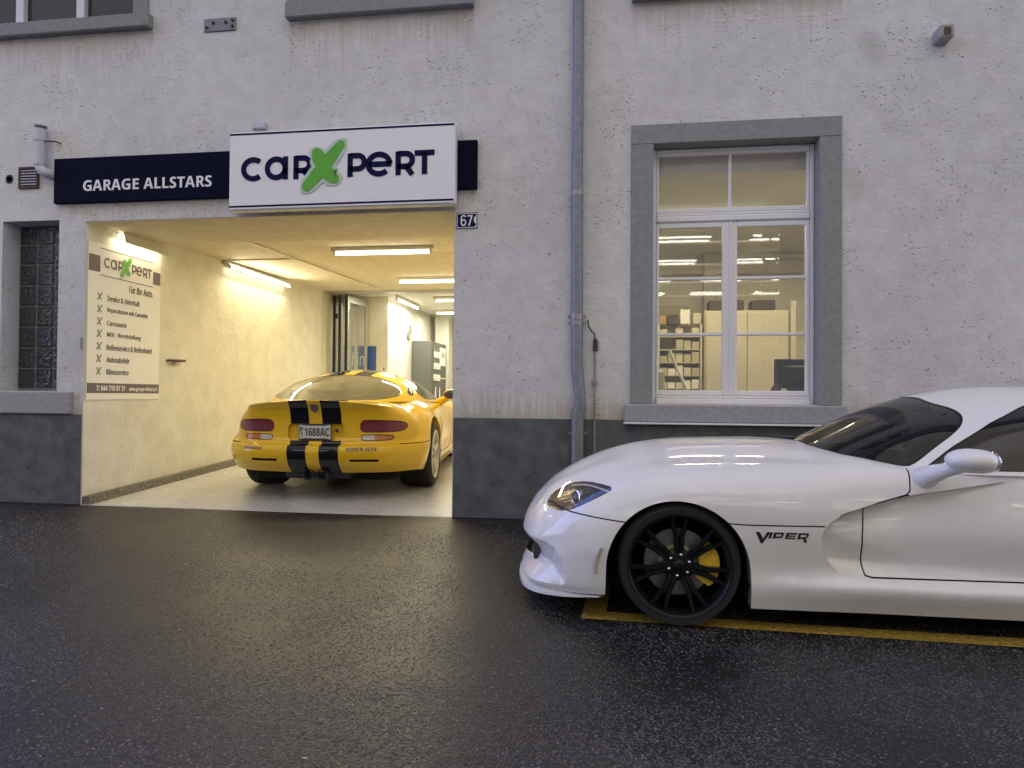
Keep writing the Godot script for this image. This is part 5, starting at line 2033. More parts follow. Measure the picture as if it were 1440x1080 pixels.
func build_white_car() -> void:
	car_scale = 1.0
	var car := thing("white_sports_car", "white sports coupe with black wheels parked in front of the office window", "car", Vector3(1.92, 0, 2.0))
	var S := []
	S.append(sec([-0.87, -0.935, -0.915, -0.885, -0.93, -0.922, -0.875, -0.81, -0.74], [0.10, 0.15, 0.215, 0.285, 0.355, 0.44, 0.53, 0.60, 0.66], [0, 0, 0, 0, 0, 0, 0, 0, 0]))
	S.append(sec([-0.84, -0.91, -0.89, -0.86, -0.90, -0.88, -0.82, -0.75, -0.67], [0.10, 0.15, 0.215, 0.29, 0.365, 0.465, 0.57, 0.655, 0.72], [0.38, 0.40, 0.40, 0.385, 0.385, 0.36, 0.29, 0.19, 0]))
	S.append(sec([-0.75, -0.80, -0.79, -0.78, -0.79, -0.76, -0.70, -0.615, -0.54], [0.11, 0.16, 0.23, 0.315, 0.405, 0.525, 0.645, 0.732, 0.79], [0.69, 0.73, 0.725, 0.705, 0.695, 0.63, 0.50, 0.29, 0]))
	S.append(sec([-0.58, -0.61, -0.62, -0.615, -0.60, -0.56, -0.50, -0.44, -0.40], [0.125, 0.18, 0.28, 0.39, 0.52, 0.645, 0.745, 0.81, 0.85], [0.84, 0.865, 0.865, 0.865, 0.845, 0.755, 0.59, 0.32, 0]))
	S.append(sec([-0.42, -0.43, -0.43, -0.43, -0.42, -0.39, -0.34, -0.29, -0.26], [0.14, 0.2, 0.30, 0.42, 0.585, 0.72, 0.80, 0.86, 0.89], [0.91, 0.925, 0.935, 0.94, 0.90, 0.79, 0.61, 0.32, 0]))
	S.append(sec([-0.2, -0.2, -0.2, -0.2, -0.2, -0.19, -0.16, -0.13, -0.12], [0.14, 0.2, 0.3, 0.46, 0.66, 0.785, 0.832, 0.893, 0.915], [0.92, 0.94, 0.95, 0.955, 0.92, 0.80, 0.61, 0.32, 0]))
	S.append(secx(0.0, [0.12, 0.2, 0.3, 0.5, 0.705, 0.815, 0.850, 0.91, 0.928], [0.93, 0.95, 0.955, 0.957, 0.925, 0.80, 0.60, 0.32, 0]))
	S.append(secx(0.3, [0.11, 0.22, 0.30, 0.5, 0.70, 0.828, 0.862, 0.925, 0.94], [0.925, 0.95, 0.945, 0.955, 0.93, 0.81, 0.60, 0.32, 0]))
	S.append(secx(0.6, [0.107, 0.235, 0.298, 0.5, 0.69, 0.828, 0.868, 0.93, 0.942], [0.91, 0.955, 0.93, 0.95, 0.925, 0.82, 0.62, 0.33, 0]))
	S.append(secx(0.9, [0.107, 0.245, 0.298, 0.5, 0.695, 0.825, 0.868, 0.908, 0.925], [0.90, 0.96, 0.905, 0.93, 0.905, 0.83, 0.70, 0.38, 0]))
	S.append(secx(1.3, [0.108, 0.245, 0.296, 0.5, 0.655, 0.79, 0.832, 0.85, 0.85], [0.90, 0.96, 0.90, 0.918, 0.895, 0.845, 0.80, 0.42, 0]))
	S.append(secx(1.75, [0.108, 0.245, 0.296, 0.5, 0.655, 0.79, 0.832, 0.85, 0.85], [0.90, 0.955, 0.895, 0.915, 0.895, 0.845, 0.80, 0.42, 0]))
	S.append(secx(2.1, [0.11, 0.245, 0.30, 0.5, 0.71, 0.84, 0.878, 0.88, 0.88], [0.91, 0.955, 0.91, 0.93, 0.93, 0.88, 0.78, 0.42, 0]))
	S.append(secx(2.5, [0.13, 0.25, 0.32, 0.5, 0.74, 0.885, 0.925, 0.93, 0.93], [0.93, 0.96, 0.965, 0.97, 0.95, 0.86, 0.70, 0.38, 0]))
	S.append(secx(2.9, [0.18, 0.28, 0.36, 0.52, 0.74, 0.895, 0.94, 0.955, 0.96], [0.92, 0.94, 0.95, 0.95, 0.925, 0.83, 0.65, 0.34, 0]))
	S.append(sec([3.2, 3.22, 3.22, 3.21, 3.19, 3.15, 3.12, 3.10, 3.1], [0.22, 0.32, 0.40, 0.53, 0.72, 0.89, 0.945, 0.965, 0.97], [0.86, 0.87, 0.875, 0.875, 0.85, 0.75, 0.58, 0.3, 0]))
	S.append(sec([3.36, 3.40, 3.40, 3.40, 3.37, 3.32, 3.28, 3.25, 3.25], [0.24, 0.34, 0.42, 0.54, 0.72, 0.88, 0.945, 0.97, 0.975], [0.66, 0.66, 0.665, 0.665, 0.65, 0.58, 0.45, 0.24, 0]))
	S.append(sec([3.42, 3.46, 3.465, 3.465, 3.45, 3.41, 3.37, 3.34, 3.33], [0.25, 0.35, 0.43, 0.55, 0.70, 0.84, 0.925, 0.96, 0.975], [0.35, 0.35, 0.35, 0.35, 0.35, 0.33, 0.26, 0.14, 0]))
	S.append(sec([3.44, 3.48, 3.49, 3.49, 3.485, 3.46, 3.43, 3.41, 3.39], [0.25, 0.35, 0.43, 0.54, 0.66, 0.77, 0.86, 0.92, 0.96], [0, 0, 0, 0, 0, 0, 0, 0, 0]))
	var body := patch(S, 360, 96, 5)
	# wheel arches
	var arch := func(cx: float, cy: float, r: float, p: Vector3) -> float:
		return (Vector2(p.x - cx, p.y - cy).length() if p.y > cy else absf(p.x - cx) + (cy - p.y) * -0.03) - r
	var c1 := cut(body, values(body, func(p, _q): return arch.call(-0.015, 0.285, 0.372, p) if p.x < 1.0 else arch.call(2.51, 0.30, 0.385, p)))
	body = c1[1]
	var st := newst()
	rim(st, body, offset_edges(body, Vector3(0, 0, -0.05)), 1.0, false)
	rim(st, body, offset_edges(body, Vector3(0, 0, -0.05)), 1.0, true)
	part("arch_lip", done(st), M.white_paint, car)
	# opening under the glass
	var plan := poly([0.80, -0.3, 0.80, 0.3, 0.92, 0.56, 1.2, 0.76, 1.5, 0.79, 1.9, 0.80, 2.3, 0.76, 2.75, 0.62, 3.0, 0.38, 3.05, 0.0, 3.0, -0.3])
	var c2 := cut(body, values(body, func(p, _q): return poly_sd(Vector2(p.x, p.z), plan) if p.y > 0.78 and p.x > 0.7 and p.x < 3.2 else 1.0))
	body = c2[1]
	panel("cabin_floor", [sink(c2[0], func(_p, _q): return 0.1, false, Vector3.UP)], [1, -1], M.seat, car)
	# the hollow behind the front wheel that runs into the door
	var edge := line_([1.62, 0.79, 1.45, 0.762, 1.33, 0.742, 1.145, 0.714, 0.963, 0.664, 0.827, 0.618, 0.745, 0.572, 0.706, 0.515, 0.703, 0.45, 0.735, 0.375, 0.79, 0.318, 0.835, 0.288], 2)
	var area := edge.duplicate()
	area.append_array(PackedVector2Array([Vector2(0.95, 0.285), Vector2(1.8, 0.285), Vector2(2.05, 0.4), Vector2(2.05, 0.80)]))
	var ab := bounds(area, 0.02)
	var c4 := cut(body, values(body, func(p, _q):
		if p.z < 0.6 or not ab.has_point(Vector2(p.x, p.y)):
			return 1.0
		return poly_sd(Vector2(p.x, p.y), area)))
	body = c4[1]
	var depth := func(p: Vector3, _q) -> float:
		var v := Vector2(p.x, p.y)
		var d := dist_line(v, edge)
		var along := clampf((1.62 - p.x) / 0.9, 0.0, 1.0)
		var low := smoothstep(0.283, 0.37, p.y)
		var back := 1.0 - smoothstep(1.2, 1.75, p.x)
		return (0.085 * pow(along, 0.6) * exp(-d / 0.20) + 0.012 * back) * low
	var hollow := sink(c4[0], depth)
	for mirrored in [false, true]:
		st = newst()
		rim(st, body, hollow, 1.0, mirrored)
		part("scallop_lip", done(st), M.white_paint, car)
	# panel joints (side view)
	var joints := [
		line_([-0.735, 0.585, -0.69, 0.585, -0.59, 0.567, -0.313, 0.54, -0.2, 0.53]),
		line_([0.15, 0.556, 0.33, 0.546, 0.72, 0.549]),
		line_([1.172, 0.86, 1.163, 0.80, 1.152, 0.735, 1.135, 0.716, 1.0, 0.676, 0.945, 0.655, 0.932, 0.60, 0.919, 0.484, 0.922, 0.36, 0.928, 0.300, 0.96, 0.292, 1.65, 0.296, 2.12, 0.30, 2.22, 0.33, 2.26, 0.45, 2.25, 0.60, 2.19, 0.83]),
		line_([0.80, 0.603, 0.829, 0.617, 0.963, 0.662, 1.05, 0.690, 1.145, 0.7135]),
		line_([2.84, 0.56, 3.05, 0.56, 3.26, 0.56]),
	]
	var boxes := []
	for l in joints:
		boxes.append(bounds(l, 0.03))
	var to_joint := func(p, _q):
		if p.z < 0.45:
			return 1.0
		var d := 1.0
		var v := Vector2(p.x, p.y)
		for i in joints.size():
			if boxes[i].has_point(v):
				d = minf(d, dist_line(v, joints[i]))
		return d - 0.0036
	body = refine(body, to_joint, 3, 0.016)
	var c3 := cut(body, values(body, to_joint))
	hollow = refine(hollow, to_joint, 3, 0.016)
	var c3h := cut(hollow, values(hollow, to_joint))
	panel("panel_gap", [sink(c3[0], func(_p, _q): return 0.006, false), sink(c3h[0], func(_p, _q): return 0.006, false)], [1, -1], M.gap, car)
	body = c3[1]
	hollow = c3h[1]
	# headlamps
	var lampo := poly([-0.742, 0.562, -0.735, 0.60, -0.69, 0.642, -0.63, 0.682, -0.545, 0.712, -0.45, 0.722, -0.335, 0.706, -0.40, 0.668, -0.50, 0.615, -0.58, 0.575, -0.66, 0.555], 1)
	var lb := bounds(lampo, 0.02)
	var c5 := cut(body, values(body, func(p, _q): return poly_sd(Vector2(p.x, p.y), lampo) if p.z > 0.3 and lb.has_point(Vector2(p.x, p.y)) else 1.0))
	body = c5[1]
	var bowl := sink(c5[0], func(p, _q): return 0.012 + 0.055 * smoothstep(0.0, 0.05, -poly_sd(Vector2(p.x, p.y), lampo)), false)
	var split := sort_tris(bowl, func(p, _q): return p.x < -0.60)
	for s in [1, -1]:
		var hl := Node3D.new()
		hl.name = "headlight" if s == 1 else "headlight_001"
		car.add_child(hl)
		panel("lens", [c5[0]], [s], M.lens, hl)
		panel("reflector", [split[0]], [s], M.lamp_bowl, hl)
		panel("lamp_housing", [split[1]], [s], M.lamp_dark, hl)
		st = newst()
		rim(st, body if body.has("E") else c5[1], bowl, 1.0, s == -1)
		part("surround", done(st), M.lamp_dark, hl)
		st = newst()
		var at := Vector3(-0.565, 0.625, 0.70 * s)
		var face := Basis.looking_at(Vector3(0.8, -0.1, -0.62 * s), Vector3.UP)
		lathe(st, [Vector2(0.046, -0.03), Vector2(0.044, 0.0), Vector2(0.038, 0.002), Vector2(0.034, -0.004)], 24, Transform3D(face, at))
		part("projector_ring", done(st), M.chrome, hl)
		st = newst()
		lathe(st, [Vector2(0.0, 0.010), Vector2(0.014, 0.008), Vector2(0.026, 0.002), Vector2(0.034, -0.010)], 20, Transform3D(face, at))
		part("projector", done(st), M.upper_glass, hl)
		st = newst()
		var led := []
		for k in 9:
			var f := k / 8.0
			var v2 := Vector2(lerpf(-0.60, -0.375, f), 0.688 + 0.02 * sin(f * PI))
			var q: Array = on_surface(v2, c5[0], 2, 0.2)
			var w: Vector3 = q[0] - q[1] * 0.012
			led.append(Vector3(w.x, w.y, w.z * s))
		tb(st, led, 0.006, 6)
		part("light_strip", done(st), M.clear_lens, hl)
	# scooped corner of the front bumper
	var scoop := poly([-0.97, 0.372, -0.80, 0.39, -0.735, 0.388, -0.67, 0.365, -0.625, 0.30, -0.603, 0.235, -0.603, 0.185, -0.63, 0.165, -0.75, 0.158, -0.98, 0.15], 0)
	var c6 := cut(body, values(body, func(p, _q): return poly_sd(Vector2(p.x, p.y), scoop) if p.x < -0.55 and p.y < 0.45 else 1.0))
	body = c6[1]
	var scooped := sink(c6[0], func(p, _q): return minf(0.055, -poly_sd(Vector2(p.x, p.y), scoop) * 0.55) * smoothstep(0.25, 0.5, p.z))
	# grille in the nose
	var c7 := cut(scooped, values(scooped, func(p, _q): return maxf(maxf(absf(p.z) - 0.55, absf(p.y - 0.283) - 0.05), absf(p.z) * 0.12 + absf(p.y - 0.283) - 0.105)))
	st = newst()
	var gr := sink(c7[0], func(_p, _q): return 0.035, false)
	rim(st, c7[1], gr, 1.0, false)
	rim(st, c7[1], gr, 1.0, true)
	var grille := panel("grille", [gr], [1, -1], M.black_plastic, car)
	bx(st, Vector3(-0.825, 0.18, -0.56), Vector3(-0.5, 0.39, 0.56), 0.05)
	part("surround", done(st), M.black_plastic, grille)
	for i in 7:
		st = newst()
		var pts := []
		for k in 13:
			var z := -0.54 + k * 0.09
			pts.append(Vector3(-0.868 + 0.10 * pow(absf(z) / 0.6, 2.4), 0.238 + i * 0.015, z * 0.95))
		tb(st, pts, 0.0025, 4)
		part("grille_bar", done(st), M.dark_metal, grille)
	# sort what is left into panels
	var s1 := sort_tris(body, func(p, _q): return p.x < 1.17 and (p.y > (lerpf(0.59, 0.545, clampf((p.x + 0.7) / 1.0, 0.0, 1.0)) if p.x > -0.72 else 0.44 + (p.z * 0.2)) and not (p.x > 0.7 and p.y < 0.56)) and not (p.x > 0.95 and p.y < 0.66 and p.z > 0.5) or (p.x >= 1.17 and p.x < 1.2 and p.y > 0.86))
	panel("hood", [s1[0]], [1, -1], M.white_paint, car)
	var s2 := sort_tris(s1[1], func(p, _q): return p.x < -0.2)
	panel("front_bumper", [s2[0], c7[1]], [1, -1], M.white_paint, car)
	var s3 := sort_tris(s2[1], func(p, _q): return p.x < 1.0 and p.y > 0.296)
	var s4 := sort_tris(s3[1], func(p, _q): return p.y < 0.296 and p.x < 2.3)
	var s5 := sort_tris(s4[1], func(p, _q): return p.x < 2.25 and p.x > 0.93 and p.z > 0.45)
	var h1 := sort_tris(hollow, func(p, _q): return p.x > 0.925 and not (p.x < 0.94 and p.y > 0.64))
	for s in [1, -1]:
		panel("front_fender", [s3[0]], [s], M.white_paint, car)
		panel("side_vent_panel", [h1[1]], [s], M.white_paint, car)
		panel("sill", [s4[0]], [s], M.white_paint, car)
		panel("door", [s5[0], h1[0]], [s], M.white_paint, car)
	panel("rear_body", [s5[1]], [1, -1], M.white_paint, car)
	# splitter under the nose
	st = newst()
	var lipk := [Vector3(-0.95, 0.085, 0), Vector3(-0.942, 0.085, 0.22), Vector3(-0.915, 0.087, 0.45), Vector3(-0.852, 0.09, 0.66), Vector3(-0.75, 0.095, 0.785), Vector3(-0.60, 0.105, 0.862), Vector3(-0.425, 0.125, 0.915)]
	var lipt := [0.0, 1.0, 2.0, 3.0, 4.0, 5.0, 6.0]
	var lips := PackedFloat32Array()
	for i in 37:
		lips.append(i / 6.0)
	var lipc := spline(lipk, lipt, lips, flipz(lipk[1]), Vector3(-0.26, 0.13, 0.93))
	for s in [1.0, -1.0]:
		for i in 36:
			var e0 := 1.0 - pow(i / 36.0, 3.0) * 0.85
			var e1 := 1.0 - pow((i + 1) / 36.0, 3.0) * 0.85
			var a: Vector3 = lipc[i] * Vector3(1, 1, s)
			var b: Vector3 = lipc[i + 1] * Vector3(1, 1, s)
			var n: Vector3 = (b - a).cross(Vector3.UP).normalized() * s
			if n.x > 0.0:
				n = -n
			var u0 := Vector3(0, 0.030, 0) * e0
			var u1 := Vector3(0, 0.030, 0) * e1
			var i0: Vector3 = Vector3(0.16, 0.0, -0.12 * s) * e0
			var i1: Vector3 = Vector3(0.16, 0.0, -0.12 * s) * e1
			quad(st, a, b, b + u1, a + u0, n)
			quad(st, a + u0, b + u1, b + u1 * 1.3 + i1, a + u0 * 1.3 + i0, Vector3.UP)
			quad(st, a, b, b + i1, a + i0, Vector3.DOWN)
	part("splitter", done(st), M.white_paint, car)
	# side marker at the front edge of the arch
	for s in [1, -1]:
		st = newst()
		var mk := [Vector2(-0.412, 0.40), Vector2(-0.435, 0.35), Vector2(-0.445, 0.30), Vector2(-0.442, 0.255)]
		var pts := []
		for v2 in mk:
			var q: Array = on_surface(v2, s2[0], 2, 0.6)
			pts.append(Vector3(q[0].x, q[0].y, (q[0].z + 0.001) * s))
		tb(st, pts, [0.010, 0.014, 0.014, 0.010], 10)
		part("side_marker", done(st), M.clear_lens, car)
	# lettering behind the wheel
	st = newst()
	var sh := Transform3D(Basis(Vector3(1, 0, 0), Vector3(0.42, 1, 0), Vector3(0, 0, 1)), Vector3.ZERO)
	var mkp := func(pts: Array) -> void: extrude(st, poly(pts), 0.001, sh)
	mkp.call([0.0, 0.062, 0.030, 0.062, 0.072, 0.026, 0.086, 0.062, 0.112, 0.062, 0.078, 0.0, 0.064, 0.0])
	mkp.call([0.108, 0.028, 0.128, 0.028, 0.130, 0.062, 0.110, 0.062])
	mkp.call([0.140, 0.028, 0.160, 0.028, 0.160, 0.062, 0.140, 0.062])
	mkp.call([0.160, 0.052, 0.212, 0.052, 0.212, 0.062, 0.160, 0.062])
	mkp.call([0.160, 0.032, 0.205, 0.032, 0.212, 0.040, 0.160, 0.041])
	mkp.call([0.198, 0.040, 0.212, 0.040, 0.214, 0.052, 0.198, 0.052])
	mkp.call([0.232, 0.028, 0.252, 0.028, 0.252, 0.062, 0.232, 0.062])
	mkp.call([0.252, 0.053, 0.312, 0.053, 0.312, 0.062, 0.252, 0.062])
	mkp.call([0.252, 0.041, 0.302, 0.041, 0.304, 0.048, 0.252, 0.048])
	mkp.call([0.252, 0.028, 0.308, 0.028, 0.308, 0.036, 0.252, 0.036])
	mkp.call([0.322, 0.028, 0.342, 0.028, 0.342, 0.062, 0.322, 0.062])
	mkp.call([0.342, 0.052, 0.398, 0.052, 0.398, 0.062, 0.342, 0.062])
	mkp.call([0.342, 0.032, 0.385, 0.032, 0.398, 0.041, 0.342, 0.041])
	mkp.call([0.384, 0.040, 0.398, 0.040, 0.400, 0.052, 0.384, 0.052])
	mkp.call([0.365, 0.033, 0.385, 0.033, 0.405, 0.010, 0.385, 0.010])
	var badge := done(st)
	var fz := near(s3[0], Vector3(0.3, 0.4, 0.5), Vector3(0.72, 0.56, 2.0))
	drape(badge, fz, func(v, m): return on_surface(Vector2(0.36 + v.x * 0.665, 0.455 + v.y * 0.95), m, 2, 0.6), 0.002, car, "lettering", M.black_plastic)
	build_white_top(car)
	# wheels, wells and underside
	for z in [0.955, -0.955]:
		make_wheel(car, "wheel", Vector3(-0.005, 0.318, z), z < 0.0, "black", 0.318, 0.272, 0.27)
		make_wheel(car, "wheel", Vector3(2.51, 0.335, z * 1.005), z < 0.0, "black", 0.335, 0.285, 0.32)
	for s in [1.0, -1.0]:
		for w in [[-0.015, 0.285, 0.378], [2.51, 0.30, 0.39]]:
			st = newst()
			var prev := []
			for k in 25:
				var a := deg_to_rad(-20.0 + 220.0 * k / 24.0)
				var d: Vector3 = Vector3(cos(a), sin(a), 0) * w[2] + Vector3(w[0], w[1], 0)
				d.y = maxf(d.y, 0.13)
				var row := [Vector3(d.x, d.y, 0.90 * s), Vector3(d.x, d.y, 0.50 * s)]
				if k > 0:
					quad(st, prev[0], row[0], row[1], prev[1], Vector3(-cos(a), -sin(a), 0))
					tri(st, prev[1], row[1], Vector3(w[0], w[1], 0.50 * s), Vector3(0, 0, s))
				prev = row
			part("wheel_well", done(st), M.liner, car)
	part("underbody", box(Vector3(-0.75, 0.13, -0.70), Vector3(3.35, 0.2, 0.70)), M.liner, car)
	# door mirrors
	for s in [1.0, -1.0]:
		var mi := Node3D.new()
		mi.name = "door_mirror" if s > 0.0 else "door_mirror_001"
		car.add_child(mi)
		st = newst()
		blob(st, Vector3(1.36, 0.908, 1.045 * s), Vector3(0.112, 0.060, 0.09), 0.55, Basis(Vector3.BACK, -0.04) * Basis(Vector3.UP, -0.12 * s))
		part("mirror_shell", done(st), M.white_paint, mi)
		st = newst()
		tb(st, [Vector3(1.235, 0.795, 0.83 * s), Vector3(1.25, 0.825, 0.90 * s), Vector3(1.285, 0.855, 0.97 * s), Vector3(1.325, 0.885, 1.02 * s)], [0.062, 0.048, 0.036, 0.04], 14)
		part("mirror_foot", done(st), M.white_paint, mi)
		st = newst()
		blob(st, Vector3(1.458, 0.905, 1.045 * s), Vector3(0.012, 0.049, 0.078), 1.0, Basis())
		part("mirror_glass", done(st), M.chrome, mi)

# an egg: ellipsoid whose -x end is blunter
func blob(st: SurfaceTool, c: Vector3, r: Vector3, squash: float, b: Basis) -> void:
	var nu := 20
	var nv := 28
	var at := func(i: int, j: int) -> Vector3:
		var u := PI * i / nu
		var v := TAU * j / nv
		var p := Vector3(-cos(u), sin(u) * cos(v), sin(u) * sin(v))
		p.x = signf(p.x) * pow(absf(p.x), 1.0 if p.x < 0.0 else squash)
		return p
	for i in nu:
		for j in nv:
			var q := [at.call(i, j), at.call(i + 1, j), at.call(i + 1, j + 1), at.call(i, j + 1)]
			var v := []
			var n := []
			for p in q:
				v.append(c + b * (p * r))
				n.append((b * (p / r)).normalized())
			smooth_tri(st, v[0], v[1], v[2], n[0], n[1], n[2])
			smooth_tri(st, v[0], v[2], v[3], n[0], n[2], n[3])

func build_white_top(car: Node3D) -> void:
	var G := []
	G.append(sec([0.74, 0.98, 1.2, 1.38, 1.56], [0.90, 1.02, 1.125, 1.195, 1.24], [0, 0, 0, 0, 0]))
	G.append(sec([0.82, 1.05, 1.26, 1.43, 1.68], [0.893, 1.015, 1.115, 1.19, 1.262], [0.36, 0.33, 0.28, 0.2, 0]))
	G.append(sec([0.98, 1.17, 1.37, 1.55, 1.8], [0.86, 0.985, 1.09, 1.185, 1.278], [0.64, 0.58, 0.49, 0.33, 0]))
	G.append(sec([1.22, 1.37, 1.56, 1.75, 1.95], [0.825, 0.945, 1.075, 1.2, 1.287], [0.80, 0.71, 0.595, 0.38, 0]))
	G.append(sec([1.45, 1.58, 1.75, 1.92, 2.1], [0.82, 0.95, 1.09, 1.218, 1.288], [0.835, 0.755, 0.64, 0.40, 0]))
	G.append(sec([1.9, 1.97, 2.05, 2.15, 2.25], [0.825, 0.96, 1.10, 1.22, 1.282], [0.845, 0.77, 0.655, 0.41, 0]))
	G.append(sec([2.3, 2.32, 2.35, 2.4, 2.45], [0.865, 0.98, 1.10, 1.205, 1.26], [0.80, 0.73, 0.62, 0.39, 0]))
	G.append(sec([2.75, 2.72, 2.68, 2.66, 2.65], [0.915, 1.0, 1.09, 1.165, 1.215], [0.67, 0.61, 0.51, 0.32, 0]))
	G.append(sec([3.08, 3.0, 2.93, 2.86, 2.83], [0.94, 1.0, 1.06, 1.12, 1.155], [0.42, 0.38, 0.32, 0.21, 0]))
	G.append(sec([3.2, 3.1, 3.02, 2.95, 2.9], [0.95, 1.0, 1.045, 1.09, 1.125], [0, 0, 0, 0, 0]))
	var top := patch(G, 170, 60, 4)
	var ws := poly([-1.0, 0.10, 1.5, 0.10, 2.74, 0.10, 2.84, 0.25, 2.90, 1.0, 2.95, 1.6, 2.86, 2.1, 2.55, 2.5, 2.05, 2.82, 1.4, 3.08, 0.8, 3.26, 0.0, 3.36, -1.0, 3.36], 2)
	var side := poly([3.04, 0.14, 3.2, 1.1, 3.5, 2.0, 4.1, 2.6, 4.8, 2.72, 5.5, 2.4, 6.0, 1.5, 6.15, 0.5, 6.1, 0.16])
	var rear := poly([7.1, 0.4, 6.9, 2.6, 6.8, 5.0, 11.0, 5.0, 11.0, 0.4])
	var res := top
	var seals := []
	for g in [["windscreen", ws, 0.10, M.car_glass], ["side_window", side, 0.09, M.car_glass], ["rear_window", rear, 0.12, M.car_glass]]:
		var shape: PackedVector2Array = g[1]
		var grow: float = g[2]
		var sd := func(_p, q): return poly_sd(Vector2(q.x, q.y * 0.8), PackedVector2Array(Array(shape).map(func(v): return Vector2(v.x, v.y * 0.8))))
		var vals := values(res, sd)
		var r := cut(res, vals)
		res = r[1]
		var vals2 := values(r[0], sd)
		for i in vals2.size():
			vals2[i] += grow * 0.55
		var r2 := cut(r[0], vals2)
		seals.append(sink(r2[1], func(_p, _q): return 0.003, false))
		var glassy := sink(r2[0], func(_p, _q): return 0.003, false)
		if g[0] == "side_window":
			panel(g[0], [glassy], [1], g[3], car)
			panel(g[0], [glassy], [-1], g[3], car)
		else:
			panel(g[0], [glassy], [1, -1], g[3], car)
	panel("window_seal", seals, [1, -1], M.black_gloss, car)
	panel("roof", [res], [1, -1], M.white_paint, car)
	# inside
	var st := newst()
	bx(st, Vector3(0.85, 0.76, -0.62), Vector3(1.35, 0.87, 0.62), 0.04)
	part("dashboard", done(st), M.seat, car)
	for s in [1.0, -1.0]:
		st = newst()
		bx(st, Vector3(-0.08, -0.3, -0.24), Vector3(0.08, 0.22, 0.24), 0.07, Transform3D(Basis(Vector3.BACK, -0.25), Vector3(2.05, 0.85, 0.38 * s)))
		bx(st, Vector3(-0.05, 0.2, -0.13), Vector3(0.05, 0.36, 0.13), 0.045, Transform3D(Basis(Vector3.BACK, -0.25), Vector3(2.05, 0.83, 0.38 * s)))
		part("seat_back", done(st), M.seat, car)
	st = newst()
	var ringp := []
	for k in 25:
		var a := TAU * k / 24.0
		ringp.append(Vector3(1.52 + 0.07 * sin(a), 0.86 + 0.165 * sin(a), 0.38 + 0.18 * cos(a)))
	tb(st, ringp, 0.016, 8, false)
	part("steering_wheel", done(st), M.black_plastic, car)
	st = newst()
	bx(st, Vector3(-0.02, -0.03, -0.11), Vector3(0.02, 0.03, 0.11), 0.015, Transform3D(Basis(), Vector3(1.56, 1.15, 0.0)))
	part("inner_mirror", done(st), M.black_plastic, car)
	# wipers at the foot of the glass
	for w in [[[0.80, 0.925, 0.10], [0.93, 0.935, 0.36], [1.10, 0.925, 0.60]], [[0.79, 0.93, -0.45], [0.84, 0.945, -0.2], [0.93, 0.965, 0.08]]]:
		st = newst()
		var pts := []
		for q in w:
			pts.append(Vector3(q[0], q[1] - 0.006, q[2]))
		tb(st, pts, 0.009, 6)
		part("wiper", done(st), M.black_plastic, car)

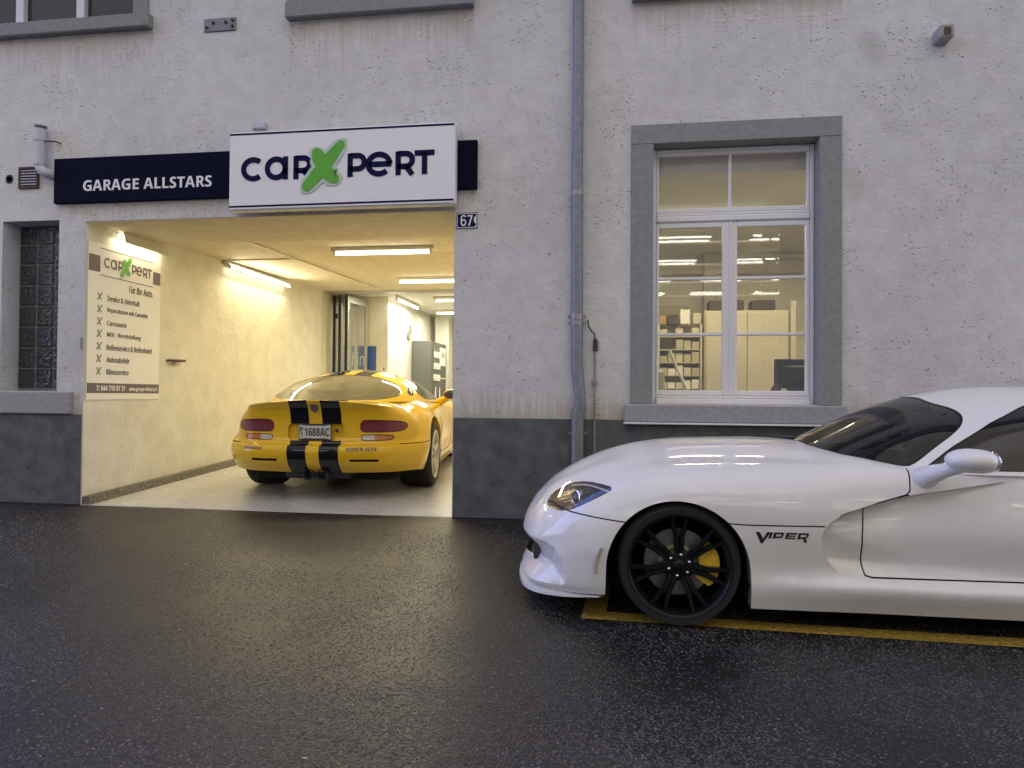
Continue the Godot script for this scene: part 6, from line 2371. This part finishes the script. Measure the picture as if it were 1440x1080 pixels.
# ================= the yellow coupe in the bay =================
# local axes: x to the rear from the rear axle, y up, z to the left side from the middle
func build_yellow_car() -> void:
	car_scale = 1.2
	var car := thing("yellow_sports_car", "yellow sports coupe with black stripes standing in the lit bay, rear towards the street", "car", Vector3(-1.74, 0.082, -1.62))
	car.basis = Basis(Vector3.UP, deg_to_rad(-85)) * Basis(Vector3.BACK, -0.035)
	var S := []
	S.append(sec([-3.30, -3.38, -3.40, -3.39, -3.36, -3.32, -3.26, -3.19, -3.1], [0.15, 0.24, 0.33, 0.42, 0.48, 0.53, 0.57, 0.60, 0.63], [0, 0, 0, 0, 0, 0, 0, 0, 0]))
	S.append(sec([-3.28, -3.36, -3.38, -3.36, -3.32, -3.26, -3.18, -3.09, -3.0], [0.15, 0.24, 0.33, 0.42, 0.48, 0.53, 0.58, 0.625, 0.66], [0.35, 0.36, 0.36, 0.36, 0.35, 0.32, 0.27, 0.17, 0]))
	S.append(sec([-3.12, -3.19, -3.21, -3.19, -3.15, -3.09, -3.02, -2.95, -2.88], [0.15, 0.24, 0.34, 0.43, 0.50, 0.56, 0.62, 0.67, 0.70], [0.66, 0.68, 0.69, 0.69, 0.66, 0.59, 0.46, 0.26, 0]))
	S.append(sec([-2.85, -2.85, -2.85, -2.85, -2.83, -2.8, -2.76, -2.73, -2.7], [0.15, 0.25, 0.38, 0.5, 0.6, 0.68, 0.71, 0.74, 0.755], [0.84, 0.88, 0.90, 0.90, 0.86, 0.76, 0.55, 0.28, 0]))
	S.append(secx(-2.44, [0.15, 0.25, 0.38, 0.52, 0.66, 0.75, 0.77, 0.81, 0.82], [0.87, 0.92, 0.93, 0.93, 0.89, 0.76, 0.55, 0.28, 0]))
	S.append(secx(-2.05, [0.14, 0.24, 0.38, 0.54, 0.67, 0.77, 0.80, 0.85, 0.86], [0.88, 0.91, 0.92, 0.92, 0.88, 0.77, 0.56, 0.28, 0]))
	S.append(secx(-1.6, [0.14, 0.24, 0.36, 0.54, 0.68, 0.77, 0.82, 0.86, 0.87], [0.86, 0.89, 0.86, 0.87, 0.86, 0.80, 0.66, 0.3, 0]))
	S.append(secx(-1.2, [0.14, 0.24, 0.36, 0.54, 0.68, 0.78, 0.82, 0.83, 0.83], [0.86, 0.89, 0.86, 0.87, 0.86, 0.81, 0.72, 0.4, 0]))
	S.append(secx(-0.8, [0.14, 0.24, 0.36, 0.54, 0.69, 0.79, 0.83, 0.84, 0.84], [0.87, 0.90, 0.875, 0.885, 0.87, 0.82, 0.72, 0.4, 0]))
	S.append(secx(-0.4, [0.15, 0.25, 0.38, 0.55, 0.72, 0.82, 0.86, 0.86, 0.86], [0.89, 0.92, 0.93, 0.94, 0.90, 0.82, 0.70, 0.4, 0]))
	S.append(secx(0.0, [0.17, 0.27, 0.40, 0.57, 0.75, 0.85, 0.885, 0.89, 0.89], [0.91, 0.94, 0.96, 0.965, 0.915, 0.80, 0.64, 0.36, 0]))
	S.append(secx(0.35, [0.22, 0.31, 0.42, 0.52, 0.70, 0.82, 0.875, 0.895, 0.90], [0.90, 0.93, 0.955, 0.955, 0.90, 0.78, 0.60, 0.34, 0]))
	S.append(sec([0.62, 0.64, 0.66, 0.65, 0.61, 0.60, 0.60, 0.60, 0.60], [0.25, 0.33, 0.42, 0.50, 0.56, 0.71, 0.83, 0.89, 0.905], [0.85, 0.89, 0.905, 0.90, 0.86, 0.835, 0.73, 0.48, 0]))
	S.append(sec([0.78, 0.86, 0.89, 0.875, 0.82, 0.805, 0.825, 0.87, 0.80], [0.25, 0.33, 0.42, 0.495, 0.535, 0.69, 0.805, 0.876, 0.893], [0.66, 0.69, 0.70, 0.695, 0.69, 0.69, 0.665, 0.58, 0]))
	S.append(sec([0.86, 0.95, 0.99, 0.97, 0.90, 0.88, 0.90, 0.955, 0.90], [0.25, 0.33, 0.43, 0.50, 0.525, 0.68, 0.80, 0.895, 0.893], [0.35, 0.36, 0.36, 0.36, 0.35, 0.35, 0.35, 0.33, 0]))
	S.append(sec([0.88, 0.975, 1.015, 0.995, 0.925, 0.905, 0.925, 0.985, 0.965], [0.25, 0.33, 0.43, 0.50, 0.525, 0.68, 0.80, 0.900, 0.910], [0, 0, 0, 0, 0, 0, 0, 0, 0]))
	var body := patch(S, 300, 120, 1)
	var arch := func(cx: float, cy: float, r: float, p: Vector3) -> float:
		return (Vector2(p.x - cx, p.y - cy).length() if p.y > cy else absf(p.x - cx)) - r
	var c1 := cut(body, values(body, func(p, _q): return arch.call(-2.44, 0.31, 0.365, p) if p.x < -1.2 else arch.call(0.02, 0.33, 0.385, p)))
	body = c1[1]
	var st := newst()
	for mirrored in [false, true]:
		rim(st, scaled(body), scaled(offset_edges(body, Vector3(0, 0, -0.05))), 1.0, mirrored)
	part("arch_lip", done(st), M.yellow_paint, car)
	var plan := poly([-1.76, -0.3, -1.76, 0.3, -1.6, 0.55, -1.33, 0.72, -0.95, 0.74, -0.45, 0.73, 0.05, 0.68, 0.42, 0.56, 0.62, 0.36, 0.70, 0.0, 0.6, -0.3])
	var c2 := cut(body, values(body, func(p, _q): return poly_sd(Vector2(p.x, p.z), plan) if p.y > 0.78 else 1.0))
	body = c2[1]
	panel("cabin_floor", [sink(c2[0], func(_p, _q): return 0.12, false, Vector3.UP)], [1, -1], M.tan_seat, car)
	# joints seen from the side and from behind
	var joints := [
		line_([-1.43, 0.83, -1.46, 0.60, -1.44, 0.30, -1.36, 0.265, -0.5, 0.265, -0.40, 0.33, -0.36, 0.55, -0.42, 0.84]),
		line_([0.38, 0.505, 0.5, 0.507, 0.80, 0.512]),
	]
	var to_joint := func(p, _q):
		if p.z < 0.5 or p.x < -1.6:
			return 1.0
		var v := Vector2(p.x, p.y)
		return minf(dist_line(v, joints[0]), dist_line(v, joints[1])) - 0.0036
	body = refine(body, to_joint, 3, 0.016)
	var c3 := cut(body, values(body, to_joint))
	panel("panel_gap", [sink(c3[0], func(_p, _q): return 0.006, false)], [1, -1], M.gap, car)
	body = c3[1]
	# number plate recess
	var rec := poly([0.0, 0.542, 0.22, 0.542, 0.262, 0.565, 0.262, 0.67, 0.235, 0.697, 0.0, 0.697, -0.2, 0.697, -0.2, 0.542])
	var c4 := cut(body, values(body, func(p, _q): return poly_sd(Vector2(p.z, p.y), rec) if p.x > 0.5 else 1.0))
	body = c4[1]
	var sunk := sink(c4[0], func(_p, _q): return 0.035, false, Vector3(1, 0, 0))
	st = newst()
	rim(st, scaled(body), scaled(sunk), 1.0, false)
	rim(st, scaled(body), scaled(sunk), 1.0, true)
	part("plate_recess_edge", done(st), M.yellow_paint, car)
	# slots in the bumper
	var c5 := cut(body, values(body, func(p, _q): return maxf(absf(p.z - 0.46) - 0.13, absf(p.y - 0.373) - 0.011) if p.x > 0.5 else 1.0))
	body = c5[1]
	panel("bumper_slot", [sink(c5[0], func(_p, _q): return 0.02, false)], [1], M.gap, car)
	panel("bumper_slot", [sink(c5[0], func(_p, _q): return 0.02, false)], [-1], M.gap, car)
	# lamps
	var tail := poly([0.405, 0.675, 0.415, 0.715, 0.46, 0.730, 0.70, 0.720, 0.775, 0.705, 0.80, 0.672, 0.775, 0.638, 0.70, 0.626, 0.45, 0.622, 0.41, 0.636], 1)
	var rev := poly([0.415, 0.585, 0.44, 0.596, 0.67, 0.592, 0.70, 0.575, 0.67, 0.552, 0.44, 0.548, 0.415, 0.560], 1)
	# dark joints round the lamps
	var lamp_cuts := []
	for lamp in [tail, rev]:
		var cs := cut(body, values(body, func(p, _q): return poly_sd(Vector2(p.z, p.y), lamp) - 0.007 if p.x > 0.5 and p.y > 0.515 else 1.0))
		body = cs[1]
		var inner := cut(cs[0], values(cs[0], func(p, _q): return poly_sd(Vector2(p.z, p.y), lamp)))
		for s in [1, -1]:
			panel("lamp_seal", [sink(inner[1], func(_p, _q): return 0.004, false)], [s], M.gap, car)
		if lamp == tail:
			lamp_cuts.append(inner[0])
		else:
			lamp_cuts.append(inner[0])
	var amber := sort_tris(lamp_cuts[1], func(p, _q): return p.z > 0.53)
	var bulge := func(p: Vector3, _q) -> float: return -0.012 * smoothstep(0.0, 0.03, -poly_sd(Vector2(p.z, p.y), tail))
	var tl := sink(lamp_cuts[0], bulge, false)
	for s in [1, -1]:
		panel("tail_light", [tl], [s], M.red_lens, car)
		panel("reversing_light", [amber[1]], [s], M.clear_lens, car)
		panel("rear_indicator", [amber[0]], [s], M.amber_lens, car)
	# stripes run over the whole car
	var stripe := func(p, _q): return absf(absf(p.z) - 0.1475) - 0.0875
	var c8 := cut(body, values(body, stripe))
	var c8b := cut(sunk, values(sunk, func(p, q): return stripe.call(p, q) if p.y > 0.69 else 1.0))
	var pan := sort_tris(c8[1], func(p, _q): return p.x > 0.55 and p.y > 0.25 and p.y < 0.512)
	var bump := sort_tris(pan[0], func(p, _q): return p.z > 0.1475)
	var strip := sort_tris(c8[0], func(p, _q): return p.x > -0.5)
	for s in [1, -1]:
		panel("rear_bumper", [bump[0]], [s], M.yellow_paint, car)
		panel("rear_stripe", [strip[0]], [s], M.stripe, car)
		panel("bonnet_stripe", [strip[1]], [s], M.stripe, car)
		panel("recess_stripe", [c8b[0]], [s], M.stripe, car)
	panel("bumper_centre", [bump[1]], [1, -1], M.yellow_paint, car)
	panel("plate_recess", [c8b[1]], [1, -1], M.yellow_paint, car)
	var doors := sort_tris(pan[1], func(p, _q): return p.z > 0.6 and p.x > -1.46 and p.x < -0.38 and p.y > 0.265)
	for s in [1, -1]:
		panel("door", [doors[0]], [s], M.yellow_paint, car)
	var sills := sort_tris(doors[1], func(p, _q): return p.z > 0.6 and p.x > -2.1 and p.x < -0.36 and p.y <= 0.3)
	for s in [1, -1]:
		panel("sill", [sills[0]], [s], M.yellow_paint, car)
	var mid := sort_tris(sills[1], func(p, _q): return p.z > 0.1475)
	var fr := sort_tris(mid[0], func(p, _q): return p.x > -1.0)
	for s in [1, -1]:
		panel("rear_quarter", [fr[0]], [s], M.yellow_paint, car)
		panel("front_fender", [fr[1]], [s], M.yellow_paint, car)
	var cm := sort_tris(mid[1], func(p, _q): return p.x > -0.5)
	panel("boot_centre", [cm[0]], [1, -1], M.yellow_paint, car)
	panel("bonnet_centre", [cm[1]], [1, -1], M.yellow_paint, car)
	# roof and glass
	var G := []
	G.append(sec([-1.80, -1.55, -1.33, -1.18, -1.03], [0.86, 0.96, 1.055, 1.12, 1.165], [0, 0, 0, 0, 0]))
	G.append(sec([-1.74, -1.49, -1.28, -1.12, -0.95], [0.86, 0.96, 1.05, 1.115, 1.18], [0.35, 0.32, 0.27, 0.19, 0]))
	G.append(sec([-1.58, -1.36, -1.17, -1.02, -0.88], [0.84, 0.94, 1.03, 1.11, 1.188], [0.62, 0.55, 0.46, 0.31, 0]))
	G.append(sec([-1.35, -1.18, -1.0, -0.86, -0.75], [0.82, 0.92, 1.03, 1.125, 1.19], [0.76, 0.675, 0.56, 0.36, 0]))
	G.append(sec([-0.95, -0.86, -0.77, -0.68, -0.6], [0.82, 0.93, 1.04, 1.135, 1.187], [0.78, 0.70, 0.585, 0.37, 0]))
	G.append(sec([-0.45, -0.44, -0.43, -0.42, -0.4], [0.845, 0.94, 1.04, 1.13, 1.17], [0.775, 0.70, 0.59, 0.38, 0]))
	G.append(sec([0.05, 0.0, -0.06, -0.1, -0.12], [0.87, 0.95, 1.035, 1.105, 1.135], [0.735, 0.67, 0.57, 0.365, 0]))
	G.append(sec([0.42, 0.35, 0.27, 0.2, 0.15], [0.88, 0.94, 1.0, 1.055, 1.08], [0.62, 0.565, 0.475, 0.30, 0]))
	G.append(sec([0.66, 0.57, 0.48, 0.4, 0.33], [0.89, 0.928, 0.968, 1.008, 1.03], [0.40, 0.36, 0.30, 0.2, 0]))
	G.append(sec([0.76, 0.67, 0.58, 0.5, 0.45], [0.895, 0.925, 0.955, 0.983, 0.998], [0, 0, 0, 0, 0]))
	var top := patch(G, 150, 54, 4)
	var ws := poly([-1.0, 0.10, 1.5, 0.10, 2.62, 0.12, 2.70, 0.4, 2.6, 2.2, 2.4, 3.1, 1.2, 3.4, -1.0, 3.4])
	var side := poly([3.2, 0.2, 3.35, 1.1, 3.8, 1.9, 4.4, 2.3, 5.0, 2.3, 5.45, 1.95, 5.5, 1.5, 5.3, 0.7, 5.0, 0.2], 1)
	var quarter := poly([5.62, 1.55, 5.82, 1.62, 6.10, 1.2, 6.12, 0.85, 5.95, 0.62, 5.75, 0.9], 1)
	var rear := poly([11.0, 0.35, 7.7, 0.35, 6.75, 0.75, 6.30, 1.5, 6.18, 2.3, 6.05, 3.2, 5.9, 5.0, 11.0, 5.0], 0)
	var res := top
	var seals := []
	for g in [["windscreen", ws, 0.07, M.car_glass], ["side_window", side, 0.06, M.car_glass], ["quarter_window", quarter, 0.055, M.car_glass], ["rear_window", rear, 0.06, M.rear_glass]]:
		var shape: PackedVector2Array = g[1]
		var grow: float = g[2]
		var sd := func(_p, q): return poly_sd(q, shape)
		var r := cut(res, values(res, sd))
		res = r[1]
		var vals2 := values(r[0], sd)
		for i in vals2.size():
			vals2[i] += grow
		var r2 := cut(r[0], vals2)
		seals.append(sink(r2[1], func(_p, _q): return 0.003, false))
		var glassy := sink(r2[0], func(_p, _q): return 0.003, false)
		if g[0] in ["side_window", "quarter_window"]:
			panel(g[0], [glassy], [1], g[3], car)
			panel(g[0], [glassy], [-1], g[3], car)
		else:
			panel(g[0], [glassy], [1, -1], g[3], car)
	panel("window_seal", seals, [1, -1], M.black_gloss, car)
	var c9 := cut(res, values(res, stripe))
	panel("roof_stripe", [c9[0]], [1, -1], M.stripe, car)
	panel("roof", [c9[1]], [1, -1], M.yellow_paint, car)
	var k := car_scale
	var sx := Transform3D(Basis.from_scale(Vector3.ONE * k), Vector3.ZERO)
	# seats and wheel inside
	for s in [1.0, -1.0]:
		st = newst()
		bx(st, Vector3(-0.08, -0.3, -0.23), Vector3(0.08, 0.2, 0.23), 0.07, sx * Transform3D(Basis(Vector3.BACK, -0.25), Vector3(-0.55, 0.85, 0.35 * s)))
		bx(st, Vector3(-0.05, 0.18, -0.12), Vector3(0.05, 0.30, 0.12), 0.045, sx * Transform3D(Basis(Vector3.BACK, -0.25), Vector3(-0.55, 0.84, 0.35 * s)))
		part("seat_back", done(st), M.tan_seat, car)
	st = newst()
	bx(st, Vector3(-1.6, 0.74, -0.6), Vector3(-1.25, 0.86, 0.6), 0.04, sx)
	part("dashboard", done(st), M.seat, car)
	# number plate in its dark frame
	var pl := Node3D.new()
	pl.name = "number_plate"
	car.add_child(pl)
	var pf := Transform3D(Basis(Vector3(0, 0, -1), Vector3(0, 1, 0), Vector3(1, 0, 0)), Vector3(0.915, 0.545, 0.0) * k)
	st = newst()
	bx(st, Vector3(-0.150, 0, 0) * k, Vector3(0.150, 0.152, 0.012) * k, 0.003, pf)
	part("plate_frame", done(st), M.dark_metal, pl)
	st = newst()
	extrude(st, PackedVector2Array([Vector2(-0.142, 0.012) * k, Vector2(-0.10, 0.022) * k, Vector2(0.10, 0.022) * k, Vector2(0.142, 0.012) * k, Vector2(0.142, 0.145) * k, Vector2(0.09, 0.135) * k, Vector2(-0.09, 0.135) * k, Vector2(-0.142, 0.145) * k]), 0.002, pf * Transform3D(Basis(), Vector3(0, 0, 0.0125 * k)))
	part("plate_face", done(st), M.plate, pl)
	var pt := pf * Transform3D(Basis(), Vector3(0, 0, 0.0145 * k + 0.001))
	lettering("lettering", "1688AC", 0.228 * k, 0.078 * k, M.ink_dark, pl, pt * Transform3D(Basis(), Vector3(-0.095 * k, 0.04 * k, 0)))
	lettering("lettering", "P", 0.026 * k, 0.045 * k, M.ink_dark, pl, pt * Transform3D(Basis(), Vector3(-0.135 * k, 0.08 * k, 0)))
	lettering("lettering", "T", 0.026 * k, 0.040 * k, M.ink_dark, pl, pt * Transform3D(Basis(), Vector3(-0.135 * k, 0.032 * k, 0)))
	# lock, badge
	st = newst()
	lathe(st, [Vector2(0.0, 0.006), Vector2(0.014, 0.006), Vector2(0.018, 0.0)], 16, sx * Transform3D(Basis(Vector3.UP, PI / 2), Vector3(0.888, 0.635, -0.19)))
	part("boot_lock", done(st), M.dark_metal, car)
	var deck := near(body, Vector3(0.8, 0.72, -0.1), Vector3(1.2, 0.9, 0.3))
	st = newst()
	extrude(st, poly([-0.036, 0.07, 0.0, 0.078, 0.036, 0.07, 0.032, 0.02, 0.0, -0.004, -0.032, 0.02]), 0.001)
	drape(done(st), deck, func(v, m): return mirror_hit(on_surface(Vector2(absf(v.x), 0.798 + v.y), m, 0, 0.5), v.x), 0.003, car, "badge", M.plum)
	# bumper lettering; the right side is the side of negative z
	var zone := near(bump[0], Vector3(0.6, 0.40, 0.1), Vector3(1.2, 0.512, 0.8))
	var tm := text_mesh("VIPER GTS", true, 0.1)
	var bb := tm.get_aabb()
	drape(tm, zone, func(v, m): return mirror_hit(on_surface(Vector2(0.30 + (v.x - bb.position.x) / bb.size.x * 0.27, 0.458 + (v.y - bb.position.y) / bb.size.y * 0.032), m, 0, 0.5), 1.0), 0.003, car, "lettering", M.ink_dark)
	var td := text_mesh("DODGE", true, 0.1)
	var bd := td.get_aabb()
	drape(td, zone, func(v, m): return mirror_hit(on_surface(Vector2(0.66 - (v.x - bd.position.x) / bd.size.x * 0.18, 0.463 + (v.y - bd.position.y) / bd.size.y * 0.024), m, 0, 0.5), -1.0), 0.003, car, "lettering", M.ink_dark)
	# exhaust
	for s in [1.0, -1.0]:
		st = newst()
		lathe(st, [Vector2(0.036, -0.2), Vector2(0.05, -0.2), Vector2(0.052, 0.0), Vector2(0.046, 0.006), Vector2(0.042, 0.0), Vector2(0.040, -0.1), Vector2(0.0, -0.1)], 24, sx * Transform3D(Basis(Vector3.UP, PI / 2), Vector3(0.93, 0.235, 0.062 * s)))
		part("exhaust_tip", done(st), M.dark_metal, car)
	st = newst()
	bx(st, Vector3(0.6, 0.19, -0.3), Vector3(0.86, 0.30, 0.3), 0.02, sx)
	part("rear_valance", done(st), M.black_plastic, car)
	st = newst()
	bx(st, Vector3(-3.1, 0.15, -0.66), Vector3(0.6, 0.22, 0.66), 0.0, sx)
	part("underbody", done(st), M.liner, car)
	for z in [0.945, -0.945]:
		make_wheel(car, "wheel", Vector3(0, 0.329, z), z < 0.0, "silver", 0.329, 0.240, 0.33)
		make_wheel(car, "wheel", Vector3(-2.444, 0.315, z * 0.97), z < 0.0, "silver", 0.315, 0.235, 0.27)
	for s in [1.0, -1.0]:
		for w in [[0.02, 0.33, 0.392], [-2.44, 0.31, 0.37]]:
			st = newst()
			var prev := []
			for i in 25:
				var a := deg_to_rad(-10.0 + 200.0 * i / 24.0)
				var d: Vector3 = Vector3(cos(a), sin(a), 0) * w[2] + Vector3(w[0], w[1], 0)
				var row := [Vector3(d.x, d.y, 0.89 * s) * k, Vector3(d.x, d.y, 0.52 * s) * k]
				if i > 0:
					quad(st, prev[0], row[0], row[1], prev[1], Vector3(-cos(a), -sin(a), 0))
					tri(st, prev[1], row[1], Vector3(w[0], w[1], 0.52 * s) * k, Vector3(0, 0, s))
				prev = row
			part("wheel_well", done(st), M.liner, car)
		var mi := Node3D.new()
		mi.name = "door_mirror" if s > 0.0 else "door_mirror_001"
		car.add_child(mi)
		st = newst()
		blob(st, Vector3(-1.12, 0.905, 0.955 * s) * k, Vector3(0.10, 0.062, 0.10) * k, 0.55, Basis())
		part("mirror_shell", done(st), M.yellow_paint, mi)
		st = newst()
		tb(st, [Vector3(-1.18, 0.80, 0.78 * s) * k, Vector3(-1.15, 0.85, 0.87 * s) * k, Vector3(-1.13, 0.885, 0.93 * s) * k], [0.055 * k, 0.04 * k, 0.035 * k], 12)
		part("mirror_foot", done(st), M.yellow_paint, mi)
		st = newst()
		blob(st, Vector3(-1.022, 0.905, 0.955 * s) * k, Vector3(0.010, 0.05, 0.086) * k, 1.0, Basis())
		part("mirror_glass", done(st), M.upper_glass, mi)
		st = newst()
		blob(st, Vector3(-3.02, 0.60, 0.56 * s) * k, Vector3(0.09, 0.05, 0.10) * k, 1.0, Basis(Vector3.BACK, 0.4))
		part("headlight", done(st), M.clear_lens, mi.get_parent())
	st = newst()
	tb(st, [Vector3(-0.75, 1.185, -0.22) * k, Vector3(-0.74, 1.215, -0.22) * k], 0.008, 6)
	part("aerial_stub", done(st), M.black_plastic, car)

func mirror_hit(h: Array, sgn: float) -> Array:
	# the patch is the left half; a hit for the right half is its mirror image
	var p: Vector3 = h[0]
	var n: Vector3 = h[1]
	if sgn > 0.0:
		return [flipz(p), flipz(n)]
	return [p, n]

func scaled(m: Dictionary) -> Dictionary:
	var P: PackedVector3Array = m.P.duplicate()
	for i in P.size():
		P[i] = P[i] * car_scale
	var r := m.duplicate()
	r.P = P
	return r
